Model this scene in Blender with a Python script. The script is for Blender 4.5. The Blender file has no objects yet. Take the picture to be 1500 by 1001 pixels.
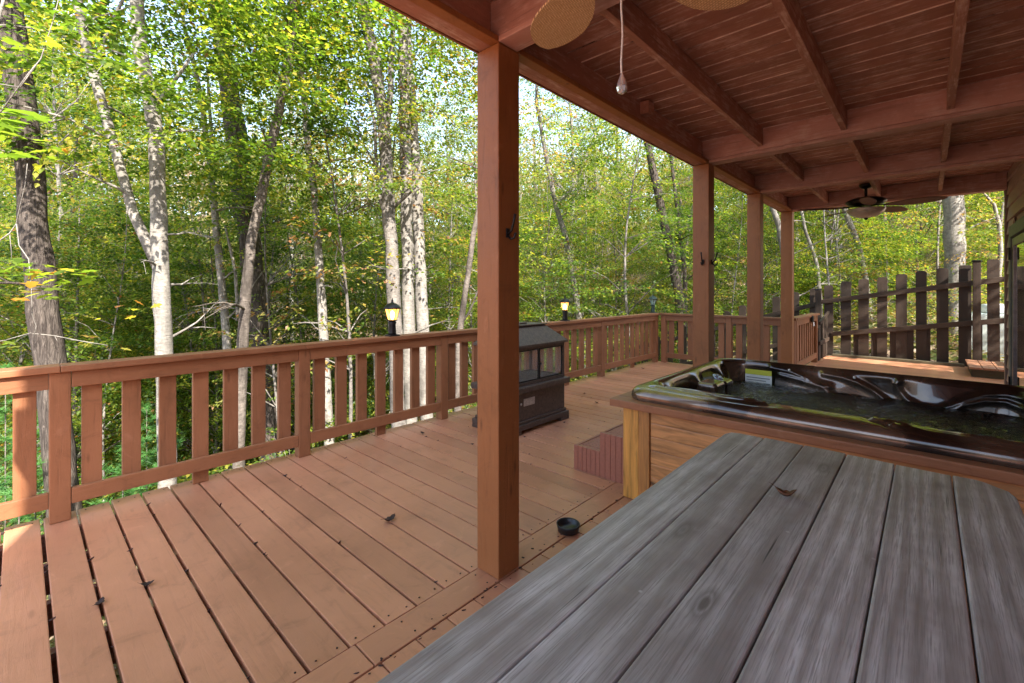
import bpy, bmesh, math, random
import numpy as np
from mathutils import Vector, Matrix
random.seed(7); RNG = np.random.default_rng(11)
S = bpy.context.scene
COL = S.collection
R = math.radians

# ------------------------------------------------------------------ camera
FPX, CX, CY, CAMH = 662.0, 750.0, 424.0, 1.35
YAW = math.atan((1359 - 750) / FPX)
FW = Vector((-math.sin(YAW), math.cos(YAW), 0)); RT = Vector((math.cos(YAW), math.sin(YAW), 0))
cam = bpy.data.cameras.new('camera'); camo = bpy.data.objects.new('camera', cam); COL.objects.link(camo)
cam.sensor_width = 36; cam.lens = FPX / 1500 * 36; cam.shift_y = -(500.5 - CY) / 1500
cam.clip_start = 0.02; cam.clip_end = 600
camo.location = (0, 0, CAMH); camo.rotation_euler = (R(90), 0, YAW)
S.camera = camo

def at(u, v, D):
    """point seen at photo pixel (u, v), D metres deep"""
    return Vector((0, 0, CAMH)) + (FW + RT * ((u - CX) / FPX) + Vector((0, 0, -(v - CY) / FPX))) * D

# ------------------------------------------------------------------ materials
def new_mat(name):
    m = bpy.data.materials.new(name); m.use_nodes = True
    nt = m.node_tree; nt.nodes.clear()
    out = nt.nodes.new('ShaderNodeOutputMaterial')
    b = nt.nodes.new('ShaderNodeBsdfPrincipled'); nt.links.new(b.outputs[0], out.inputs[0])
    return m, nt, b, out
def N(nt, t, **kw):
    n = nt.nodes.new(t)
    for k, v in kw.items():
        if k in ('inp',):
            for a, c in v.items(): n.inputs[a].default_value = c
        else: setattr(n, k, v)
    return n
def L(nt, a, b): nt.links.new(a, b)
def ramp(nt, fac, stops):
    r = nt.nodes.new('ShaderNodeValToRGB'); e = r.color_ramp.elements
    e[0].position = stops[0][0]; e[0].color = (*stops[0][1], 1)
    e[1].position = stops[-1][0]; e[1].color = (*stops[-1][1], 1)
    for p, c in stops[1:-1]:
        k = e.new(p); k.color = (*c, 1)
    L(nt, fac, r.inputs[0]); return r.outputs[0]
def coords(nt, scale=(1, 1, 1), off=None):
    tc = nt.nodes.new('ShaderNodeTexCoord'); mp = nt.nodes.new('ShaderNodeMapping')
    mp.inputs['Scale'].default_value = scale
    L(nt, tc.outputs['Object'], mp.inputs[0])
    return mp.outputs[0]
def noise(nt, vec, scale, detail=3, rough=.55, dist=0):
    n = nt.nodes.new('ShaderNodeTexNoise'); n.inputs['Scale'].default_value = scale
    n.inputs['Detail'].default_value = detail; n.inputs['Roughness'].default_value = rough
    n.inputs['Distortion'].default_value = dist
    L(nt, vec, n.inputs['Vector']); return n.outputs[0]
def attr(nt, name='rnd'):
    a = nt.nodes.new('ShaderNodeAttribute'); a.attribute_name = name; return a.outputs['Fac']
def math_(nt, op, a, b=None):
    n = nt.nodes.new('ShaderNodeMath'); n.operation = op
    for i, x in enumerate((a, b)):
        if x is None: continue
        if isinstance(x, (int, float)): n.inputs[i].default_value = x
        else: L(nt, x, n.inputs[i])
    return n.outputs[0]
def mix(nt, fac, a, b, mode='MIX'):
    n = nt.nodes.new('ShaderNodeMix'); n.data_type = 'RGBA'; n.blend_type = mode
    if isinstance(fac, (int, float)): n.inputs['Factor'].default_value = fac
    else: L(nt, fac, n.inputs['Factor'])
    for i, x in ((6, a), (7, b)):
        if isinstance(x, tuple): n.inputs[i].default_value = (*x, 1)
        else: L(nt, x, n.inputs[i])
    return n.outputs[2]
def bump(nt, b, h, strength, dist=.005):
    n = nt.nodes.new('ShaderNodeBump'); n.inputs['Strength'].default_value = strength
    n.inputs['Distance'].default_value = dist
    L(nt, h, n.inputs['Height']); L(nt, n.outputs[0], b.inputs['Normal'])

def grainvec(nt, axis, k=10.):
    """object coordinates squeezed along the grain, and slid by each board's own random number"""
    sc = [k, k, k]; sc[axis] = 1.0
    v = coords(nt, tuple(sc))
    ad = nt.nodes.new('ShaderNodeVectorMath'); ad.operation = 'ADD'
    cb = nt.nodes.new('ShaderNodeCombineXYZ')
    r = math_(nt, 'MULTIPLY', attr(nt), 53.0)
    for i in range(3): L(nt, r, cb.inputs[i])
    L(nt, v, ad.inputs[0]); L(nt, cb.outputs[0], ad.inputs[1])
    return ad.outputs[0]

def painted_wood(name, col, axis, rough=.5, var=.12, wear=None, wear_amt=.5, grain=.25, spec=.4, dirt=.35, crack=.6, smudge=.4):
    m, nt, b, out = new_mat(name)
    gv = grainvec(nt, axis)
    g = noise(nt, gv, 3.2, 5, .65, .6)
    big = noise(nt, coords(nt), 1.7, 4, .6)
    fine = noise(nt, coords(nt), 60, 3, .7)
    dark = tuple(c * .50 for c in col); lite = tuple(min(1, c * 1.32 + .01) for c in col)
    c1 = ramp(nt, g, [(.25, dark), (.45, col), (.6, col), (.8, lite)])
    c1 = mix(nt, min(1, grain * 1.6), col, c1)
    c2 = ramp(nt, big, [(.3, tuple(c * (1 - dirt * .6) for c in col)), (.5, col), (.72, lite)])
    c3 = mix(nt, .38, c1, c2)
    rv = math_(nt, 'ADD', math_(nt, 'MULTIPLY', attr(nt), 2 * var), 1 - var)
    hsv = nt.nodes.new('ShaderNodeHueSaturation'); L(nt, rv, hsv.inputs['Value']); L(nt, c3, hsv.inputs['Color'])
    c4 = hsv.outputs[0]
    sc = [55, 55, 55]; sc[axis] = .9
    ck = noise(nt, coords(nt, tuple(sc)), 1.0, 3, .6, .2)
    c4 = mix(nt, math_(nt, 'MULTIPLY', ramp(nt, ck, [(.25, (1, 1, 1)), (.30, (0, 0, 0))]), crack), c4, tuple(c * .3 for c in col))
    sk = [8, 8, 8]; sk[axis] = 2.2
    kn = nt.nodes.new('ShaderNodeTexVoronoi'); kn.inputs['Scale'].default_value = 1; L(nt, coords(nt, tuple(sk)), kn.inputs['Vector'])
    c4 = mix(nt, math_(nt, 'MULTIPLY', ramp(nt, kn.outputs['Distance'], [(.04, (1, 1, 1)), (.10, (0, 0, 0))]), crack * .8), c4, tuple(c * .45 for c in col))
    smz = noise(nt, coords(nt), 6.5, 6, .72, .8)
    c4 = mix(nt, math_(nt, 'MULTIPLY', ramp(nt, smz, [(.54, (0, 0, 0)), (.74, (1, 1, 1))]), smudge), c4, tuple(c * .55 for c in col))
    c4 = mix(nt, math_(nt, 'MULTIPLY', ramp(nt, smz, [(.28, (1, 1, 1)), (.40, (0, 0, 0))]), smudge * .8), c4, tuple(min(1, c * 1.35 + .03) for c in col))
    if wear:
        w = math_(nt, 'MULTIPLY', noise(nt, coords(nt), 5, 5, .7, .5), noise(nt, gv, 6, 4, .7))
        wf = ramp(nt, w, [(.24, (0, 0, 0)), (.37, (1, 1, 1))])
        wf = math_(nt, 'MULTIPLY', wf, wear_amt)
        c4 = mix(nt, wf, c4, wear)
    sp = ramp(nt, fine, [(.66, (0, 0, 0)), (.76, (1, 1, 1))])
    c4 = mix(nt, math_(nt, 'MULTIPLY', sp, .3), c4, tuple(c * .4 for c in col))
    L(nt, c4, b.inputs['Base Color'])
    b.inputs['Roughness'].default_value = rough; b.inputs['Specular IOR Level'].default_value = spec
    rr = math_(nt, 'ADD', math_(nt, 'MULTIPLY', big, .35), rough - .17); L(nt, rr, b.inputs['Roughness'])
    bump(nt, b, math_(nt, 'ADD', math_(nt, 'MULTIPLY', g, .8), math_(nt, 'MULTIPLY', fine, .25)), grain * 1.3, .004)
    return m

DECKC = (.48, .213, .117); RAILC = (.275, .112, .050); POSTC = (.31, .116, .038); CEILC = (.37, .170, .122)
M = {}
M['deck'] = painted_wood('deck_stain', DECKC, 0, .34, .10, grain=.32, dirt=.7, crack=.5, smudge=.6)
M['deck_y'] = painted_wood('deck_stain_border', DECKC, 1, .34, .07, grain=.32, crack=.3, smudge=.6)
for i, a in enumerate('xyz'):
    M['rail_' + a] = painted_wood('rail_stain_' + a, RAILC, i, .5, .14, grain=.65, dirt=.5, crack=.9, smudge=.6)
M['post'] = painted_wood('post_stain', POSTC, 2, .5, .08, grain=.75, dirt=.45, crack=1.0, smudge=.6)
M['ceil_x'] = painted_wood('soffit_stain_x', CEILC, 0, .6, .14, wear=(.66, .46, .39), wear_amt=.6, grain=.7, crack=.9)
M['ceil_y'] = painted_wood('soffit_stain_y', CEILC, 1, .6, .12, wear=(.66, .47, .40), wear_amt=.65, grain=.7, crack=.9)
M['beam_x'] = painted_wood('beam_stain_x', (.46, .240, .200), 0, .6, .10, wear=(.64, .46, .42), wear_amt=.5, grain=.6, crack=.9)
M['fence_z'] = painted_wood('fence_stain', (.042, .026, .017), 2, .65, .25, grain=.7)
M['fence_x'] = painted_wood('fence_rail_stain', (.046, .028, .018), 0, .65, .2, grain=.7)
M['moss_board'] = painted_wood('curb_stain', (.07, .055, .03), 0, .8, .2, grain=.7)
M['oldwood_y'] = painted_wood('old_step_wood', (.33, .15, .08), 1, .6, .15, grain=.6)
M['sidingm'] = painted_wood('siding_paint', (.40, .275, .225), 1, .6, .05, grain=.4)
M['trim'] = painted_wood('trim_paint', (.20, .13, .11), 2, .6, .05, grain=.3)

def cedar(name, col, axis, knots=True):
    m, nt, b, out = new_mat(name)
    gv = grainvec(nt, axis, 9)
    g = noise(nt, gv, 2.6, 6, .6, 1.4)
    g2 = noise(nt, gv, 14, 3, .6, .3)
    big = noise(nt, coords(nt), 2.3, 3, .6)
    c = ramp(nt, g, [(.28, tuple(x * .35 for x in col)), (.42, tuple(x * .75 for x in col)), (.52, col), (.75, tuple(min(1, x * 1.35) for x in col))])
    c = mix(nt, math_(nt, 'MULTIPLY', g2, .35), c, tuple(x * .5 for x in col))
    c = mix(nt, math_(nt, 'MULTIPLY', big, .3), c, tuple(x * .55 for x in col))
    if knots:
        vo = nt.nodes.new('ShaderNodeTexVoronoi'); vo.inputs['Scale'].default_value = 1.0
        sc = [9, 9, 9]; sc[axis] = 3.4
        L(nt, coords(nt, tuple(sc)), vo.inputs['Vector'])
        k = ramp(nt, vo.outputs['Distance'], [(.08, (1, 1, 1)), (.15, (.0, .0, .0))])
        c = mix(nt, k, c, tuple(x * .18 for x in col))
    L(nt, c, b.inputs['Base Color']); b.inputs['Roughness'].default_value = .42
    b.inputs['Coat Weight'].default_value = .25; b.inputs['Coat Roughness'].default_value = .3
    bump(nt, b, g, .3, .004)
    return m
M['cedar_x'] = cedar('cedar_board', (.66, .31, .11), 0)
M['cedar_z'] = cedar('cedar_corner', (.72, .34, .07), 2, False)
M['cedar_z2'] = cedar('cedar_trim', (.50, .22, .06), 2)

def grey_planks():
    m, nt, b, out = new_mat('weathered_grey_wood')
    gv = grainvec(nt, 1, 11); g3 = grainvec(nt, 1, 34)
    g = noise(nt, gv, 1.3, 6, .55, .9)
    st = noise(nt, g3, 3.2, 5, .72, .25)
    # cathedral figure: rings stretched along the board
    sc = nt.nodes.new('ShaderNodeTexWave'); sc.wave_type = 'RINGS'; sc.rings_direction = 'Y'
    sc.inputs['Scale'].default_value = 1.3; sc.inputs['Distortion'].default_value = 5.5
    sc.inputs['Detail'].default_value = 3; sc.inputs['Detail Scale'].default_value = .9
    L(nt, gv, sc.inputs['Vector'])
    big = noise(nt, coords(nt), 3.0, 4, .62); mid = noise(nt, coords(nt), 9, 5, .7, .5)
    fine = noise(nt, coords(nt), 150, 2, .6)
    c = ramp(nt, g, [(.25, (.50, .465, .455)), (.42, (.60, .57, .56)), (.58, (.67, .64, .635)), (.76, (.76, .73, .73))])
    c = mix(nt, math_(nt, 'MULTIPLY', sc.outputs[1], .55), c, (.21, .165, .14))
    c = mix(nt, ramp(nt, st, [(.36, (.6, .6, .6)), (.48, (0, 0, 0))]), c, (.30, .265, .245))
    c = mix(nt, ramp(nt, big, [(.42, (0, 0, 0)), (.75, (.7, .7, .7))]), c, (.20, .145, .115))
    c = mix(nt, ramp(nt, mid, [(.62, (0, 0, 0)), (.8, (.6, .6, .6))]), c, (.50, .48, .47))
    hf = noise(nt, coords(nt, (330, 9, 330)), 1.0, 3, .7, .15)
    c = mix(nt, ramp(nt, hf, [(.36, (.75, .75, .75)), (.52, (0, 0, 0))]), c, (.27, .24, .225))
    kn = nt.nodes.new('ShaderNodeTexVoronoi'); kn.inputs['Scale'].default_value = 1; L(nt, coords(nt, (7, 2.1, 7)), kn.inputs['Vector'])
    c = mix(nt, ramp(nt, kn.outputs['Distance'], [(.05, (.8, .8, .8)), (.075, (.2, .2, .2)), (.10, (.5, .5, .5)), (.16, (0, 0, 0))]), c, (.13, .105, .09))
    ck = noise(nt, coords(nt, (70, 1.1, 70)), 1.0, 3, .6, .3)
    c = mix(nt, ramp(nt, ck, [(.27, (1, 1, 1)), (.315, (0, 0, 0))]), c, (.06, .05, .045))
    rv = math_(nt, 'ADD', math_(nt, 'MULTIPLY', attr(nt), .34), .84)
    h = nt.nodes.new('ShaderNodeHueSaturation'); L(nt, rv, h.inputs['Value']); L(nt, c, h.inputs['Color'])
    c = h.outputs[0]
    vo = nt.nodes.new('ShaderNodeTexVoronoi'); vo.inputs['Scale'].default_value = 11; L(nt, coords(nt), vo.inputs['Vector'])
    c = mix(nt, ramp(nt, vo.outputs['Distance'], [(.035, (1, 1, 1)), (.06, (0, 0, 0))]), c, (.5, .49, .47))
    L(nt, c, b.inputs['Base Color'])
    L(nt, math_(nt, 'ADD', math_(nt, 'MULTIPLY', big, .3), .28), b.inputs['Roughness'])
    bump(nt, b, math_(nt, 'ADD', math_(nt, 'ADD', st, math_(nt, 'MULTIPLY', sc.outputs[1], .35)), math_(nt, 'MULTIPLY', fine, .25)), .45, .002)
    return m
M['grey'] = grey_planks()
def seammat():
    m, nt, b, out = new_mat('dusty_seam')
    n = noise(nt, coords(nt, (2.2, 7, 1)), 1.6, 6, .75, .4)
    c = ramp(nt, n, [(.30, (.06, .03, .024)), (.42, (.38, .24, .20)), (.60, (.80, .62, .56))])
    L(nt, c, b.inputs['Base Color']); b.inputs['Roughness'].default_value = .9; return m
M['seam'] = seammat()

def simple(name, col, rough=.5, metal=0, spec=.5, nscale=20, namt=.25, bmp=.1, coat=0):
    m, nt, b, out = new_mat(name)
    n = noise(nt, coords(nt), nscale, 4, .6)
    c = ramp(nt, n, [(.3, tuple(x * (1 - namt) for x in col)), (.7, tuple(min(1, x * (1 + namt)) for x in col))])
    L(nt, c, b.inputs['Base Color']); b.inputs['Roughness'].default_value = rough
    b.inputs['Metallic'].default_value = metal; b.inputs['Specular IOR Level'].default_value = spec
    b.inputs['Coat Weight'].default_value = coat
    if bmp: bump(nt, b, n, bmp, .002)
    return m
M['black_metal'] = simple('black_metal', (.018, .016, .016), .4, .5)
M['bronze'] = simple('oil_bronze', (.035, .024, .018), .38, .8)
M['stove'] = simple('stove_enamel', (.085, .058, .046), .55, .1, nscale=45, namt=.35, bmp=.25)
M['stove_dark'] = simple('stove_mesh', (.010, .010, .010), .6)
M['ash'] = simple('ash_bed', (.12, .11, .10), .9, nscale=30, namt=.5, bmp=.8)
M['tag'] = simple('metal_label', (.45, .42, .40), .5, .2, nscale=70, namt=.3)
M['rubber'] = simple('black_plastic', (.012, .013, .016), .35)
M['greenmetal'] = simple('green_metal', (.035, .06, .05), .45, .3)
M['white'] = simple('white_plastic', (.75, .75, .72), .5, namt=.05)
M['yellow'] = simple('yellow_print', (.62, .60, .05), .5, namt=.1)
M['ink'] = simple('print_ink', (.12, .12, .13), .6, namt=.1)
M['doorframe'] = simple('door_frame_paint', (.12, .135, .125), .5, namt=.15)
M['doorrail'] = simple('door_rail_metal', (.20, .17, .18), .35, .5)
M['plaststep'] = simple('step_plastic', (.33, .12, .075), .5, nscale=60, namt=.12, bmp=.12)
M['tank'] = simple('tank_paint', (.55, .60, .56), .6, nscale=6, namt=.2)
M['jet'] = simple('jet_ring', (.55, .62, .75), .25, .7)
M['rope'] = simple('white_cord', (.75, .72, .68), .8, nscale=400, namt=.25, bmp=.5)
M['dryleaf'] = simple('dry_leaf', (.17, .07, .035), .7, nscale=60, namt=.5, bmp=.4)
M['darkleaf'] = simple('dark_leaf', (.035, .014, .012), .7, nscale=60, namt=.5, bmp=.4)
M['fanmetal'] = simple('fan_metal', (.020, .016, .014), .28, .7)
M['farblade'] = simple('shaded_wicker', (.13, .060, .038), .55, nscale=120, namt=.4, bmp=.5)  # same kind of wicker as the near fan, shade put into the colour
M['roofing'] = simple('roof_shingle', (.08, .075, .07), .9)

def glass(name, col=(1, 1, 1), rough=.05, emit=None, es=0., alpha=.35):
    m, nt, b, out = new_mat(name)
    t = N(nt, 'ShaderNodeBsdfTransparent'); t.inputs[0].default_value = (*col, 1)
    mx = N(nt, 'ShaderNodeMixShader'); mx.inputs[0].default_value = alpha
    b.inputs['Base Color'].default_value = (*[c * .8 for c in col], 1); b.inputs['Roughness'].default_value = rough
    if emit:
        b.inputs['Emission Color'].default_value = (*emit, 1); b.inputs['Emission Strength'].default_value = es
    L(nt, t.outputs[0], mx.inputs[1]); L(nt, b.outputs[0], mx.inputs[2]); L(nt, mx.outputs[0], out.inputs[0])
    return m
M['litglass'] = glass('amber_lit_glass', (1, .75, .42), .3, (1, .50, .13), .42, .6)
M['dimglass'] = glass('clear_lantern_glass', (.55, .72, .66), .15, None, 0, .5)
M['stoveglass'] = glass('smoked_stove_glass', (.90, .90, .90), .05, None, 0, .10)
M['bowlglass'] = simple('frosted_bowl_glass', (.42, .38, .35), .25, nscale=8, namt=.2, coat=.5)
M['doorglass'] = simple('dark_door_glass', (.02, .022, .025), .05, coat=1, bmp=0)
def bulb():
    m, nt, b, out = new_mat('lit_bulb'); b.inputs['Base Color'].default_value = (1, .8, .5, 1)
    b.inputs['Emission Color'].default_value = (1, .62, .25, 1); b.inputs['Emission Strength'].default_value = 14; return m
M['bulb'] = bulb()
def crystal():
    m, nt, b, out = new_mat('clear_crystal'); b.inputs['Base Color'].default_value = (.9, .93, 1, 1)
    b.inputs['Transmission Weight'].default_value = .75; b.inputs['Roughness'].default_value = .08
    b.inputs['IOR'].default_value = 1.5; return m
M['crystal'] = crystal()
def wicker():
    m, nt, b, out = new_mat('flashlit_wicker')  # tan made lighter: flash light on the near blades put into the colour
    v = coords(nt)
    br = nt.nodes.new('ShaderNodeTexBrick'); br.inputs['Scale'].default_value = 1
    br.inputs['Brick Width'].default_value = .016; br.inputs['Row Height'].default_value = .0055
    br.inputs['Mortar Size'].default_value = .0011; br.inputs['Mortar Smooth'].default_value = .6
    br.inputs['Color1'].default_value = (.86, .64, .38, 1); br.inputs['Color2'].default_value = (.74, .50, .27, 1)
    br.inputs['Mortar'].default_value = (.25, .12, .045, 1); br.offset = .5
    L(nt, v, br.inputs['Vector']); L(nt, br.outputs[0], b.inputs['Base Color'])
    b.inputs['Roughness'].default_value = .5
    inv = math_(nt, 'SUBTRACT', 1.0, br.outputs['Fac']); bump(nt, b, inv, .8, .002)
    return m
M['wicker'] = wicker()

def shellmat():
    m, nt, b, out = new_mat('bronze_acrylic')
    n = noise(nt, coords(nt), 2.2, 4, .6, .8); f = noise(nt, coords(nt), 260, 2, .5)
    c = ramp(nt, n, [(.3, (.014, .010, .009)), (.46, (.045, .028, .021)), (.56, (.12, .074, .050)), (.72, (.24, .155, .105))])
    L(nt, c, b.inputs['Base Color'])
    b.inputs['Metallic'].default_value = .55; b.inputs['Roughness'].default_value = .20
    b.inputs['Coat Weight'].default_value = .7; b.inputs['Coat Roughness'].default_value = .03
    b.inputs['Specular IOR Level'].default_value = .7
    return m
M['shell'] = shellmat()
def watermat():
    m, nt, b, out = new_mat('tub_water')
    b.inputs['Base Color'].default_value = (.72, .82, .80, 1)
    b.inputs['Transmission Weight'].default_value = 1; b.inputs['Roughness'].default_value = .015
    b.inputs['IOR'].default_value = 1.55
    v = coords(nt, (1, 1, 1))
    n1 = noise(nt, v, 9, 3, .55, .8); n2 = noise(nt, v, 28, 3, .6, .6)
    bump(nt, b, math_(nt, 'ADD', n1, math_(nt, 'MULTIPLY', n2, .45)), 1.0, .07)
    return m
M['water'] = watermat()

def barkmat(name, dark, lite, kind):
    m, nt, b, out = new_mat(name)
    if kind == 'ridged':
        v = coords(nt, (9, 9, 1.3))
        n = noise(nt, v, 3.2, 5, .65, 1.2); n2 = noise(nt, coords(nt), 1.1, 3, .6)
        c = ramp(nt, n, [(.40, dark), (.52, tuple((a + d) / 2 for a, d in zip(dark, lite))), (.62, lite)])
        c = mix(nt, math_(nt, 'MULTIPLY', n2, .5), c, tuple(x * .7 for x in lite))
        L(nt, c, b.inputs['Base Color']); bump(nt, b, n, 1.0, .05)
    else:
        v = coords(nt, (3, 3, 1.0))
        big = noise(nt, v, 1.4, 4, .62, .5); blot = noise(nt, coords(nt, (2, 2, 3)), 6, 5, .7, .3)
        lines = noise(nt, coords(nt, (6, 6, 42)), 2.0, 3, .6, .2)
        mid = tuple((a * .45 + d * .55) for a, d in zip(dark, lite))
        c = ramp(nt, big, [(.34, dark), (.46, mid), (.56, lite)])
        c = mix(nt, ramp(nt, blot, [(.38, (.65, .65, .65)), (.58, (0, 0, 0))]), c, dark)
        c = mix(nt, ramp(nt, lines, [(.30, (.7, .7, .7)), (.40, (0, 0, 0))]), c, tuple(x * .5 for x in dark))
        L(nt, c, b.inputs['Base Color']); bump(nt, b, math_(nt, 'ADD', blot, lines), .6, .015)
    b.inputs['Roughness'].default_value = .85; b.inputs['Specular IOR Level'].default_value = .2
    return m
M['bark_oak'] = barkmat('ridged_dark_bark', (.035, .026, .022), (.15, .12, .10), 'ridged')
M['bark_pale'] = barkmat('pale_mottled_bark', (.13, .115, .10), (.31, .28, .245), 'smooth')
M['bark_grey'] = barkmat('grey_smooth_bark', (.085, .075, .066), (.24, .21, .185), 'smooth')
M['bark_brown'] = barkmat('brown_smooth_bark', (.05, .04, .033), (.20, .165, .14), 'smooth')

def leafmat(name, cols, trans=.5, tcol=1.5):
    m, nt, b, out = new_mat(name)
    oi = nt.nodes.new('ShaderNodeObjectInfo')
    f = math_(nt, 'ADD', attr(nt), math_(nt, 'MULTIPLY', math_(nt, 'SUBTRACT', oi.outputs['Random'], .5), .12))
    c = ramp(nt, f, cols)
    L(nt, c, b.inputs['Base Color']); b.inputs['Roughness'].default_value = .45
    b.inputs['Specular IOR Level'].default_value = .35
    t = nt.nodes.new('ShaderNodeBsdfTranslucent')
    tc = mix(nt, 1.0, c, (tcol * 1.15, tcol * 1.1, tcol * .45), 'MULTIPLY'); L(nt, tc, t.inputs[0])
    mx = nt.nodes.new('ShaderNodeMixShader'); mx.inputs[0].default_value = trans
    L(nt, b.outputs[0], mx.inputs[1]); L(nt, t.outputs[0], mx.inputs[2]); L(nt, mx.outputs[0], out.inputs[0])
    return m
GREEN = [(0, (.028, .058, .012)), (.3, (.055, .105, .016)), (.55, (.105, .165, .024)), (.75, (.19, .235, .035)), (.90, (.32, .28, .05)), (.94, (.28, .16, .05)), (1, (.30, .09, .04))]
AUT = [(0, (.06, .11, .025)), (.3, (.12, .19, .035)), (.55, (.20, .24, .05)), (.72, (.28, .25, .07)), (.82, (.27, .16, .07)), (1, (.24, .11, .06))]
M['leaf'] = leafmat('green_leaves', GREEN, .55, 2.2)
M['leaf_aut'] = leafmat('turning_leaves', AUT, .5, 2.0)
M['leaf_far'] = leafmat('distant_leaves', [(0, (.05, .08, .03)), (.3, (.13, .16, .05)), (.5, (.24, .23, .09)), (.7, (.34, .27, .16)), (1, (.32, .21, .15))], .4, 1.4)
M['fern'] = leafmat('soft_green_needles', [(0, (.05, .16, .04)), (1, (.12, .28, .07))], .4, 1.5)

def groundmat():
    m, nt, b, out = new_mat('leaf_litter_ground')
    v = coords(nt); vo = nt.nodes.new('ShaderNodeTexVoronoi'); vo.inputs['Scale'].default_value = 11; L(nt, v, vo.inputs['Vector'])
    n = noise(nt, v, .35, 5, .65); n2 = noise(nt, v, 7, 4, .6)
    c = ramp(nt, vo.outputs['Color'], [(.0, (.10, .055, .035)), (.5, (.26, .17, .12)), (1, (.42, .30, .23))])
    c = mix(nt, math_(nt, 'MULTIPLY', n2, .5), c, (.11, .07, .045))
    c = mix(nt, ramp(nt, n, [(.5, (0, 0, 0)), (.62, (.6, .6, .6))]), c, (.07, .12, .03))
    L(nt, c, b.inputs['Base Color']); b.inputs['Roughness'].default_value = .9
    bump(nt, b, vo.outputs['Distance'], .8, .04); return m
M['ground'] = groundmat()

# ------------------------------------------------------------------ mesh helpers
def tag(o, label=None, cat=None, group=None, kind=None):
    if label: o['label'] = label
    if cat: o['category'] = cat
    if group: o['group'] = group
    if kind: o['kind'] = kind
    return o
def empty(name, loc, label, cat, group=None, rz=0):
    o = bpy.data.objects.new(name, None); COL.objects.link(o); o.location = loc; o.rotation_euler = (0, 0, rz)
    o.empty_display_size = .1
    return tag(o, label, cat, group)

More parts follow.
